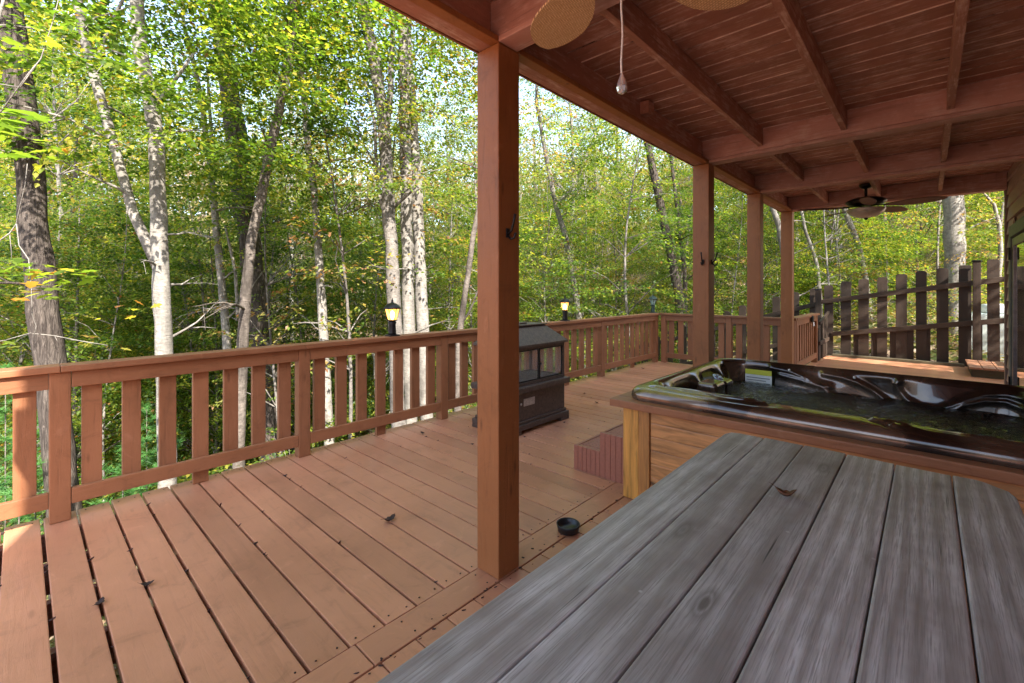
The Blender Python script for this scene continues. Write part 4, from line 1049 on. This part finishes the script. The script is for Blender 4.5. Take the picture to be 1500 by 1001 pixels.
# individually shaped trees: (u, v, width in photo pixels) down the trunk at a depth D
def hero(D, line, mat, label, crown_kind=None, forks=(), seed=1, up=5, twigs=14, crown_i=0, crown_s=1.0, crown_z=0.0, tlen=(.6, 1.6), name='woodland_tree', cat='tree'):
    rs = random.Random(seed)
    def path(l, ext_up, ext_dn):
        pts = [at(u, v, D) for u, v, w in l]; rad = [w * .5 * D / FPX * math.cos(math.atan((u - CX) / FPX)) for u, v, w in l]
        pts, rad = pts[::-1], rad[::-1]          # bottom first
        if ext_dn:
            p = pts[0]; d = (pts[0] - pts[1]).normalized()
            if d.z > -.5: d = Vector((0, 0, -1))
            q = Vector(p); rr = rad[0]; 
            for _ in range(40):
                if q.z <= ground_z(q.x, q.y) - .05: break
                q = q + Vector((d.x * .25, d.y * .25, -.25)); d = d * .8 + Vector((0, 0, -.2)); rr *= 1.012
                pts.insert(0, Vector(q)); rad.insert(0, rr)
            rad[0] *= 1.35
        if ext_up:
            p = pts[-1]; d = (pts[-1] - pts[-2]).normalized(); rr = rad[-1]; k = int(ext_up / .5)
            for i in range(k):
                p = p + (d * .7 + Vector((rs.uniform(-.12, .12), rs.uniform(-.12, .12), .45))).normalized() * .5
                pts.append(Vector(p)); rad.append(rr * (1 - .85 * (i + 1) / k))
        # resample with a little wobble
        P2, R2 = [], []
        for i in range(len(pts) - 1):
            m = max(1, int((pts[i + 1] - pts[i]).length / .22))
            for k in range(m):
                t = k / m; q = pts[i].lerp(pts[i + 1], t); P2.append(q); R2.append(rad[i] * (1 - t) + rad[i + 1] * t)
        P2.append(pts[-1]); R2.append(rad[-1])
        for i in range(1, len(P2) - 1): P2[i] = P2[i] + Vector((rs.uniform(-1, 1), rs.uniform(-1, 1), 0)) * R2[i] * .10; R2[i] *= rs.uniform(.96, 1.05)
        return P2, R2
    P2, R2 = path(line, up, True)
    base = Vector((P2[0].x, P2[0].y, P2[0].z)); root = empty(name, base, label, cat)
    b = MB(); b.tube([p - base for p in P2], R2, 14, .5)
    allp = [(p, r_) for p, r_ in zip(P2, R2)]
    for f in forks:
        fp, fr = path(f, up * .6 if f[0][1] < 40 else 0, False)
        b.tube([p - base for p in fp], fr, 10, .5); allp += list(zip(fp, fr))
    for k in range(twigs):
        p, rr = allp[rs.randrange(len(allp))]
        if p.z < .3: continue
        a = rs.uniform(0, 2 * math.pi); L_ = rs.uniform(*tlen); d = Vector((math.cos(a), math.sin(a), rs.uniform(.15, .9))).normalized(); q = Vector(p); tp = [q - base]; tr = [min(rr * .4, .022)]
        for i in range(6):
            d = (d + Vector((rs.uniform(-.25, .25), rs.uniform(-.25, .25), rs.uniform(-.25, .15)))).normalized(); q = q + d * L_ / 6; tp.append(q - base); tr.append(tr[0] * (1 - (i + 1) / 6.5))
            if i in (1, 3, 4):
                e = (d + Vector((rs.uniform(-.8, .8), rs.uniform(-.8, .8), rs.uniform(-.5, .5)))).normalized(); l2 = L_ * rs.uniform(.2, .4)
                b.tube([q - base, q - base + e * l2 * .5, q - base + (e + Vector((0, 0, -.1))) * l2], [tr[-1] * .6, tr[-1] * .4, .0015], 4, .5, cap=False)
        b.tube(tp, tr, 5, .5, cap=False)
    b.build('trunk', mat, root)
    if crown_kind:
        cm, tm = TPL[crown_kind][crown_i % len(TPL[crown_kind])]
        c = bpy.data.objects.new('crown', cm); COL.objects.link(c); c.parent = root
        tp = P2[-1] - base; c.location = (tp.x, tp.y, crown_z); c.scale = (crown_s,) * 3; c.rotation_euler = (0, 0, rs.uniform(0, 6))
    return root

hero(5.3, [(8, -10, 48), (24, 90, 48), (34, 170, 46), (44, 260, 46), (52, 350, 48), (60, 420, 50), (69, 490, 50), (76, 560, 50), (84, 660, 50), (92, 740, 52)], M['bark_oak'],
     'thick oak at the far left with dark ridged bark', 'tall', seed=3, up=8, twigs=20, crown_i=0, crown_z=1.5)
hero(5.7, [(200, -5, 22), (203, 40, 23), (209, 90, 24), (220, 145, 24), (228, 200, 25), (231, 280, 25), (234, 350, 26), (237, 420, 27), (240, 500, 28), (243, 600, 28), (245, 700, 29)], M['bark_pale'],
     'pale grey maple left of centre forking low into two stems', 'under', seed=5, up=4, twigs=40, crown_i=1, crown_z=4.8,
     forks=[[(112, -5, 16), (122, 45, 16), (133, 95, 16), (150, 155, 17), (166, 210, 16), (180, 260, 16), (195, 310, 17), (212, 350, 18), (232, 392, 20)],
            [(284, 78, 4), (262, 110, 6), (246, 132, 7), (232, 152, 9)], [(180, 0, 5), (160, 40, 6), (146, 75, 6), (138, 118, 8)]])
hero(6.6, [(428, -5, 13), (432, 20, 12), (424, 75, 13), (416, 125, 13), (406, 175, 14), (394, 230, 14), (385, 280, 15), (371, 335, 15), (365, 380, 16), (360, 430, 17), (356, 500, 18), (352, 580, 18), (350, 680, 19)], M['bark_brown'],
     'slim brown tree curving up to the right, left of the lit lantern', 'under', seed=7, up=3, twigs=12, crown_i=0, crown_z=5.0,
     forks=[[(388, 200, 3), (386, 230, 4), (389, 250, 7)]])
hero(8.2, [(435, 0, 8), (438, 60, 8), (445, 140, 9), (451, 210, 10), (459, 270, 10), (464, 330, 11), (469, 400, 12), (473, 470, 14), (477, 540, 14), (482, 640, 15)], M['bark_pale'],
     'thin white-barked tree rising straight, left of the lit lantern', 'under', seed=9, up=4, twigs=12, crown_i=2, crown_z=4.5)
hero(10.2, [(318, -5, 25), (326, 60, 27), (336, 130, 30), (347, 200, 33), (354, 270, 33), (362, 330, 34), (370, 390, 34), (379, 450, 34), (386, 520, 34), (396, 640, 36)], M['bark_oak'],
     'big rough-barked oak standing behind the curving brown tree', 'tall', seed=11, up=8, twigs=10, crown_i=2, crown_z=.5)
hero(9., [(270, 40, 6), (286, 100, 7), (296, 150, 8), (302, 200, 9), (309, 250, 10), (313, 290, 11), (318, 350, 12), (324, 410, 12), (330, 470, 13), (336, 540, 14), (344, 640, 14)], M['bark_pale'],
     'slender pale tree with a kinked stem between maple and big oak', 'sap', seed=13, up=3, twigs=34, crown_i=0, crown_z=3.5,
     forks=[[(304, 100, 4), (306, 150, 5), (310, 200, 6), (313, 240, 7)], [(330, 330, 4), (345, 400, 5), (349, 470, 7)]])
hero(7.8, [(529, -5, 16), (540, 50, 17), (549, 90, 18), (556, 140, 18), (562, 190, 18), (566, 240, 19), (569, 300, 19), (573, 360, 19), (576, 420, 20), (579, 490, 21), (583, 600, 22)], M['bark_grey'],
     'grey-barked tree right behind the lit lantern by the near post', 'tall', seed=15, up=6, twigs=8, crown_i=1, crown_z=2.,
     forks=[[(577, 15, 7), (574, 70, 8), (572, 130, 9), (566, 190, 10)], [(618, 235, 3), (612, 262, 5), (600, 282, 6), (585, 296, 6), (572, 308, 7)], [(535, 120, 4), (549, 180, 5), (551, 240, 5), (556, 290, 7), (570, 330, 8)]])
hero(8.4, [(589, 5, 12), (590, 60, 14), (592, 120, 16), (594, 200, 17), (595, 290, 18), (597, 380, 18), (599, 490, 19), (602, 620, 20)], M['bark_pale'],
     'left one of the twin pale trunks just right of the lantern', 'tall', seed=17, up=6, twigs=6, crown_i=0, crown_z=2.5)
hero(8.6, [(598, 60, 9), (602, 130, 13), (606, 200, 15), (610, 270, 16), (614, 350, 17), (617, 420, 18), (620, 490, 19), (625, 620, 20)], M['bark_pale'],
     'right one of the twin pale trunks, nearly white in the sun', 'under', seed=19, up=6, twigs=8, crown_i=3, crown_z=4.5)
hero(8.0, [(705, 290, 7), (693, 345, 8), (686, 400, 8), (678, 450, 9), (672, 500, 10), (670, 600, 11)], M['bark_brown'],
     'leaning dark slim tree seen beside the left edge of the near post', 'sap', seed=21, up=4, twigs=10, crown_i=1, crown_z=3.5)
hero(14, [(786, 150, 5), (800, 230, 6), (814, 300, 7), (829, 350, 8), (838, 400, 8), (846, 450, 9), (852, 500, 10)], M['bark_grey'],
     'leaning grey tree right of the near post above the second lantern', 'tall', seed=23, up=4, twigs=10, crown_i=1, crown_s=.8, crown_z=3.,
     forks=[[(868, 200, 3), (852, 250, 4), (835, 280, 5), (816, 300, 6)]])
hero(13, [(935, 150, 8), (948, 210, 10), (961, 268, 12), (969, 310, 13), (978, 350, 13), (988, 400, 14), (996, 440, 15), (1001, 500, 15)], M['bark_oak'],
     'dark leaning tree with a sunlit base left of the second porch post', 'tall', seed=25, up=6, twigs=8, crown_i=2, crown_s=.8, crown_z=4.,
     forks=[[(978, 200, 4), (988, 270, 5), (995, 340, 5), (1003, 400, 6), (1005, 470, 7)]])
hero(12, [(1118, 270, 8), (1130, 300, 8), (1141, 330, 9), (1149, 380, 9), (1156, 430, 9), (1160, 500, 9)], M['bark_pale'],
     'pale bent sapling glimpsed between the third and fourth porch posts', 'sap', seed=27, up=3, twigs=10, crown_i=2, crown_z=3.5)
hero(13, [(1172, 300, 4), (1180, 340, 5), (1190, 365, 5), (1197, 390, 6), (1201, 430, 6), (1203, 480, 7)], M['bark_pale'],
     'thin white curved sapling just right of the farthest porch post', 'sap', seed=29, up=3, twigs=12, crown_i=0, crown_z=3.5)
hero(14, [(1232, 290, 10), (1240, 315, 9), (1252, 345, 9), (1260, 370, 9), (1267, 400, 9), (1272, 440, 9), (1276, 500, 10)], M['bark_pale'],
     'white-barked leaning tree under the left blades of the far fan', 'under', seed=31, up=5, twigs=14, crown_i=2, crown_z=4.5)
hero(17, [(1293, 270, 9), (1295, 330, 9), (1297, 400, 9), (1299, 500, 10)], M['bark_brown'],
     'straight brown trunk below the hub of the far fan', 'tall', seed=33, up=6, twigs=4, crown_i=1, crown_z=3.)
hero(19, [(1285, 280, 9), (1285, 340, 9), (1286, 420, 9), (1286, 500, 10)], M['bark_grey'],
     'grey straight trunk just left of the brown one below the far fan', 'tall', seed=34, up=6, twigs=4, crown_i=0, crown_z=3.)
hero(11, [(1396, 250, 32), (1397, 300, 33), (1398, 360, 33), (1399, 420, 34), (1400, 500, 36)], M['bark_pale'],
     'thick mottled white trunk behind the right part of the picket fence', 'tall', seed=35, up=8, twigs=4, crown_i=2, crown_z=4.)
hero(12, [(1438, 280, 3), (1456, 300, 6), (1464, 330, 8), (1466, 370, 8), (1463, 410, 8), (1462, 460, 9), (1462, 500, 9)], M['bark_pale'],
     'slim pale forked tree at the house corner beyond the fence', 'under', seed=37, up=4, twigs=12, crown_i=0, crown_z=4.,
     forks=[[(1474, 270, 3), (1469, 300, 4), (1465, 335, 6)]])

# background trees
placed = []
def free(x, y, d):
    for a, b_ in placed:
        if (a - x) ** 2 + (b_ - y) ** 2 < d * d: return False
    placed.append((x, y)); return True
def inview(x, y, m=60):
    p = Vector((x, y, 0)); D = p.dot(FW)
    if D < 1: return False
    u = CX + FPX * p.dot(RT) / D
    return -m < u < 1500 + m
def scatter(n, rmin, rmax, kind, smin, smax, gap, name, labels, cat, group, seed, excl=2.0, umin=-60, umax=1560, sz=None, kinds=None):
    rs = random.Random(seed); c = 0; tries = 0
    while c < n and tries < 6000:
        tries += 1
        u = rs.uniform(umin, umax); D = math.sqrt(rs.uniform(rmin ** 2, rmax ** 2)); p = at(u, CY, D); x, y = p.x, p.y
        if x > -4.6 - excl * .55 and y < 12.2 + excl * .2: 
            if not (x < -4.6 - excl * .3 and False): continue
        if x > -7.2 and y < 12.6 and excl > 1: continue
        if not free(x, y, gap): continue
        s = rs.uniform(smin, smax); k = rs.choice(kinds) if kinds else rs.randrange(12)
        plant(kind, k, x, y, s, rs.uniform(0, 6.28), name, labels[k % len(TPL[kind])], cat, group, s * rs.uniform(.9, 1.15)); c += 1
    return c
UL = ['leafy green understory tree with a thin grey stem, deep in the woods', 'leafy green understory tree with a thin pale stem, deep in the woods', 'bright yellow-green understory tree with a grey stem, deep in the woods', 'understory tree with leaves turning yellow, deep in the woods']
TL = ['tall grey-barked forest tree in the background woods', 'tall pale-barked forest tree with yellowing leaves in the background woods', 'tall rough-barked forest tree in the background woods']
SL = ['thin white sapling in the background woods', 'thin grey sapling with yellowing leaves in the background woods', 'thin pale sapling in the background woods']
BL = ['low leafy green shrub on the forest floor', 'loose low green shrub on the forest floor', 'low shrub with yellowing leaves on the forest floor']
scatter(30, 10.5, 18, 'under', .85, 1.25, 1.9, 'understory_tree', UL, 'tree', 'understory trees in the woods', 1, excl=2.4, umin=-40, umax=560)
scatter(12, 11, 20, 'under', .7, 1.0, 2.2, 'understory_tree', UL, 'tree', 'understory trees in the woods', 21, excl=2.4, umin=560, umax=1000, kinds=(1, 3, 2))
scatter(16, 14, 24, 'under', .8, 1.1, 2.0, 'understory_tree', UL, 'tree', 'understory trees in the woods', 22, excl=2.0, umin=1000, umax=1540)
scatter(34, 17, 36, 'under', .8, 1.3, 2.2, 'understory_tree', UL, 'tree', 'understory trees in the woods', 2)
scatter(20, 15, 42, 'tall', .75, 1.15, 2.6, 'forest_tree', TL, 'tree', 'tall trees in the background woods', 3, umax=620)
scatter(22, 16, 42, 'tall', .75, 1.15, 2.8, 'forest_tree', TL, 'tree', 'tall trees in the background woods', 31, umin=620)
scatter(110, 8.0, 26, 'sap', .8, 1.4, .7, 'sapling', SL, 'sapling', 'thin saplings in the woods', 4, excl=1.5)
scatter(60, 7, 22, 'bush', .8, 1.5, .8, 'shrub', BL, 'shrub', 'low shrubs on the forest floor', 5, excl=1.0)

# one layered understory tree hanging in from the right of the near post
def place_at(kind, i, u, D, s, rz, label, sz=None):
    p = at(u, CY, D); return plant(kind, i, p.x, p.y, s, rz, 'understory_tree', label, 'tree', None, sz)
place_at('under', 0, 925, 12.5, 1.05, 1.0, 'bright green layered maple left of the second porch post')
place_at('under', 2, 1215, 15.5, 1.0, 2.0, 'sunny yellow-green tree right of the farthest porch post')
place_at('under', 1, 60, 10.4, 1.15, 3.0, 'dense green tree right behind the thick oak at far left')
place_at('under', 0, 290, 12.0, 1.2, 4.4, 'dense green tree behind the forked pale maple')

# near maple twig with big leaves at the far left
def near_maple():
    D = 3.7; base = at(-14, 470, D); gz = ground_z(base.x, base.y); root = empty('young_maple', (base.x, base.y, gz), 'young maple at the left edge with bare white twigs and a spray of large leaves', 'tree')
    b = MB(); o = Vector((base.x, base.y, gz))
    P = lambda u, v, d=D: at(u, v, d) - o
    b.tube([Vector((0, 0, 0)), P(-20, 560), P(-14, 500), P(-22, 400), P(-30, 200), P(-10, 60), P(20, -60)], [.022, .02, .018, .016, .014, .011, .008], 8, .5)
    for l, r0 in (([(-22, 400), (0, 352), (14, 342), (24, 328), (30, 300), (37, 270), (40, 240)], .0055), ([(24, 328), (28, 360), (42, 380), (46, 420), (47, 460), (53, 478), (48, 500)], .0045),
                  ([(14, 342), (17, 372), (16, 390)], .003), ([(-20, 505), (10, 498), (45, 488), (80, 492), (120, 500), (158, 506)], .0045), ([(45, 488), (30, 496), (10, 512)], .003), ([(80, 492), (84, 500)], .002),
                  ([(-24, 120), (30, 128), (60, 86), (78, 30), (88, -10)], .006), ([(-10, 180), (40, 110), (60, 86)], .005), ([(-25, 165), (20, 165), (70, 180), (110, 150), (150, 95)], .004)):
        b.tube([P(u, v, D + .1 * math.sin(u * .1)) for u, v in l], [r0 * (1 - .6 * i / len(l)) for i in range(len(l))], 6, .5)
    b.build('trunk', M['bark_pale'], root)
    rg = np.random.default_rng(5); Ps, Ds, Ns, Ss, Rn = [], [], [], [], []
    def cl(u0, u1, v0, v1, n, sz, hue, dd=.25, d0=D):
        for _ in range(n):
            u, v = rg.uniform(u0, u1), rg.uniform(v0, v1); p = np.array(P(u, v, d0 + rg.uniform(-dd, dd))); Ps.append(p)
            Ds.append(np.array([rg.normal(), rg.normal(), -.15])); Ns.append(np.array([rg.normal(0, .22), rg.normal(0, .22), 1.])); Ss.append(sz * rg.uniform(.7, 1.15)); Rn.append(np.clip(rg.normal(hue, .08), 0, 1))
    cl(-20, 50, 380, 405, 14, .13, .62); cl(40, 138, 385, 440, 26, .14, .68); cl(40, 60, 400, 430, 3, .13, .95); cl(80, 100, 392, 410, 2, .12, 1.0); cl(30, 75, 425, 440, 3, .12, .93)
    cl(-20, 62, 158, 200, 18, .17, .50, .2, 3.0); cl(-20, 60, 60, 82, 6, .15, .62); cl(50, 90, 40, 70, 5, .13, .75); cl(0, 90, 205, 235, 14, .13, .6); cl(70, 100, 205, 225, 3, .11, .94)
    cl(0, 30, 500, 515, 4, .12, .65); cl(100, 250, 440, 470, 7, .10, .93, .5, 4.6); cl(120, 210, 462, 520, 7, .10, .93, .5, 4.4)
    me = leaf_mesh('crown', np.array(Ps), np.array(Ds), np.array(Ns), np.array(Ss), M['leaf'], np.array(Rn), 'maple')
    c = bpy.data.objects.new('crown', me); COL.objects.link(c); c.parent = root
near_maple()

for i, (x, y, lab) in enumerate(((4.6, 9.6, 'unseen tall tree added behind the house corner to shade the walkway'),)):
    plant('tall', i, x, y, .9, i * 1.3, 'forest_tree', lab, 'tree', None)  # out-of-view tree added to throw shade on the walkway

# soft pine seedlings below the railing
def seedling(u, v, D, label):
    p = at(u, v, D); gz = ground_z(p.x, p.y); h = max(.5, p.z - gz + .2)
    r = empty('pine_seedling', (p.x, p.y, gz), label, 'seedling', 'soft green pine seedlings below the railing')
    rg = np.random.default_rng(int(u)); n = 2600; ang = rg.uniform(0, 6.28, n); t = rg.random(n); k = rg.integers(0, 18, n); ba = k * 2.4; bz = h * (.35 + .65 * k / 18); bl = .45 * (1 - .5 * k / 18)
    base = np.stack([np.cos(ba) * bl * t, np.sin(ba) * bl * t, bz + .12 * t], 1)
    dd = np.stack([np.cos(ang), np.sin(ang), rg.normal(.4, .4, n)], 1)
    me = leaf_mesh('needles', base + dd * .04, dd, rg.normal(0, 1, (n, 3)), rg.uniform(.08, .14, n), M['fern'], None, 'needle')
    c = bpy.data.objects.new('needles', me); COL.objects.link(c); c.parent = r
    b = MB(); b.tube([(0, 0, 0), (0, 0, h)], [.012, .004], 6, .5)
    for q in range(18): a = q * 2.4; l = .45 * (1 - .5 * q / 18); z = h * (.35 + .65 * q / 18); b.tube([(0, 0, z), (math.cos(a) * l, math.sin(a) * l, z + .12)], [.004, .0015], 4, .5)
    b.build('stem', M['bark_brown'], r)
for u, v, D in ((52, 640, 5.3), (28, 700, 5.0), (215, 620, 6.6), (8, 560, 6.0), (236, 665, 6.0), (180, 690, 5.4)):
    seedling(u, v, D, 'soft bright green pine seedling growing below the deck railing')

# forest floor cover and the far wood
def floor_cover():
    rg = np.random.default_rng(8); n = 70000; P = []
    th = rg.uniform(-.95, .95, n * 2); rr = 4.5 + 42 * rg.random(n * 2) ** 1.3
    a = math.atan2(FW.y, FW.x) + th; x = rr * np.cos(a); y = rr * np.sin(a)
    ok = ~((x > -4.3) & (y < 11.6)); x, y = x[ok][:n], y[ok][:n]
    z = np.array([ground_z(p, q) for p, q in zip(x, y)]) + rg.random(len(x)) ** 2 * .28
    P = np.stack([x, y, z], 1); n = len(x); D = rg.normal(0, 1, (n, 3)); D[:, 2] *= .3; Nn = rg.normal(0, .5, (n, 3)); Nn[:, 2] += 1
    me = leaf_mesh('forest_floor_leaves', P, D, Nn, rg.uniform(.07, .16, n) * (1 + np.hypot(x, y) / 25), M['leaf_far'], rg.random(n) ** .7)
    o = bpy.data.objects.new('forest_floor_leaves', me); COL.objects.link(o); tag(o, 'fallen leaves and ground plants covering the forest floor', 'ground cover', kind='stuff')
floor_cover()
def far_wood():
    rg = np.random.default_rng(9); C_ = []; nt = 420
    a = math.atan2(FW.y, FW.x) + rg.uniform(-1.0, 1.0, nt); r_ = rg.uniform(38, 80, nt); Ps = []; Rn = []; Sz = []
    b = MB()
    for i in range(nt):
        x, y = r_[i] * math.cos(a[i]), r_[i] * math.sin(a[i]); g_ = ground_z(x, y); h = rg.uniform(7, 15)
        m = 300; q = rg.normal(0, 1, (m, 3)) * np.array([1.7, 1.7, h * .23]); q += np.array([x, y, g_ + h * .56]); Ps.append(q)
        Rn.append(np.clip(rg.normal(rg.uniform(.2, .75), .14, m), 0, 1)); Sz.append(rg.uniform(.25, .5, m))
        if i % 2 == 0: b.tube([(x, y, g_ - .2), (x + rg.normal(0, .2), y, g_ + h * .5), (x + rg.normal(0, .5), y, g_ + h)], [.16, .11, .03], 5, .5, cap=False)
    P = np.concatenate(Ps); n = len(P); D = rg.normal(0, 1, (n, 3)); Nn = rg.normal(0, .7, (n, 3)); Nn[:, 2] += .8
    me = leaf_mesh('far_woods', P, D, Nn, np.concatenate(Sz), M['leaf_far'], np.concatenate(Rn))
    o = bpy.data.objects.new('far_woods', me); COL.objects.link(o); tag(o, 'far hillside woods in green and tan behind the nearer trees', 'woods', kind='stuff')
    t = b.build('far_trunks', M['bark_grey']); tag(t, 'grey trunks of the far hillside woods', 'woods', kind='stuff')
far_wood()

# ------------------------------------------------------------------ light
SUN_EL, SUN_AZ = R(43), math.atan2(-.34, .94)      # direction TO the sun, measured from +X
sd = Vector((math.cos(SUN_EL) * math.cos(SUN_AZ), math.cos(SUN_EL) * math.sin(SUN_AZ), math.sin(SUN_EL)))
sl = bpy.data.lights.new('sun', 'SUN'); sl.energy = 3.6; sl.angle = R(.5); sl.color = (1, .95, .86)
so = bpy.data.objects.new('sun', sl); COL.objects.link(so); so.rotation_euler = sd.to_track_quat('Z', 'Y').to_euler(); so.location = sd * 40
w = bpy.data.worlds.new('World'); S.world = w; w.use_nodes = True; nt = w.node_tree; nt.nodes.clear()
sky = nt.nodes.new('ShaderNodeTexSky'); sky.sky_type = 'NISHITA'; sky.sun_disc = False; sky.sun_elevation = SUN_EL
sky.sun_rotation = math.pi / 2 - SUN_AZ; sky.air_density = 1.0; sky.dust_density = 1.2; sky.ozone_density = 1.0
bg = nt.nodes.new('ShaderNodeBackground'); bg.inputs[1].default_value = .15; wo = nt.nodes.new('ShaderNodeOutputWorld')
hs = nt.nodes.new('ShaderNodeHueSaturation'); hs.inputs['Saturation'].default_value = .85; nt.links.new(sky.outputs[0], hs.inputs['Color']); nt.links.new(hs.outputs[0], bg.inputs[0]); nt.links.new(bg.outputs[0], wo.inputs[0])
S.view_settings.view_transform = 'Standard'; S.view_settings.look = 'None'; S.view_settings.exposure = 2.3; S.view_settings.gamma = 1
S.render.engine = 'CYCLES'
S.cycles.max_bounces = 8; S.cycles.diffuse_bounces = 5; S.cycles.transparent_max_bounces = 12
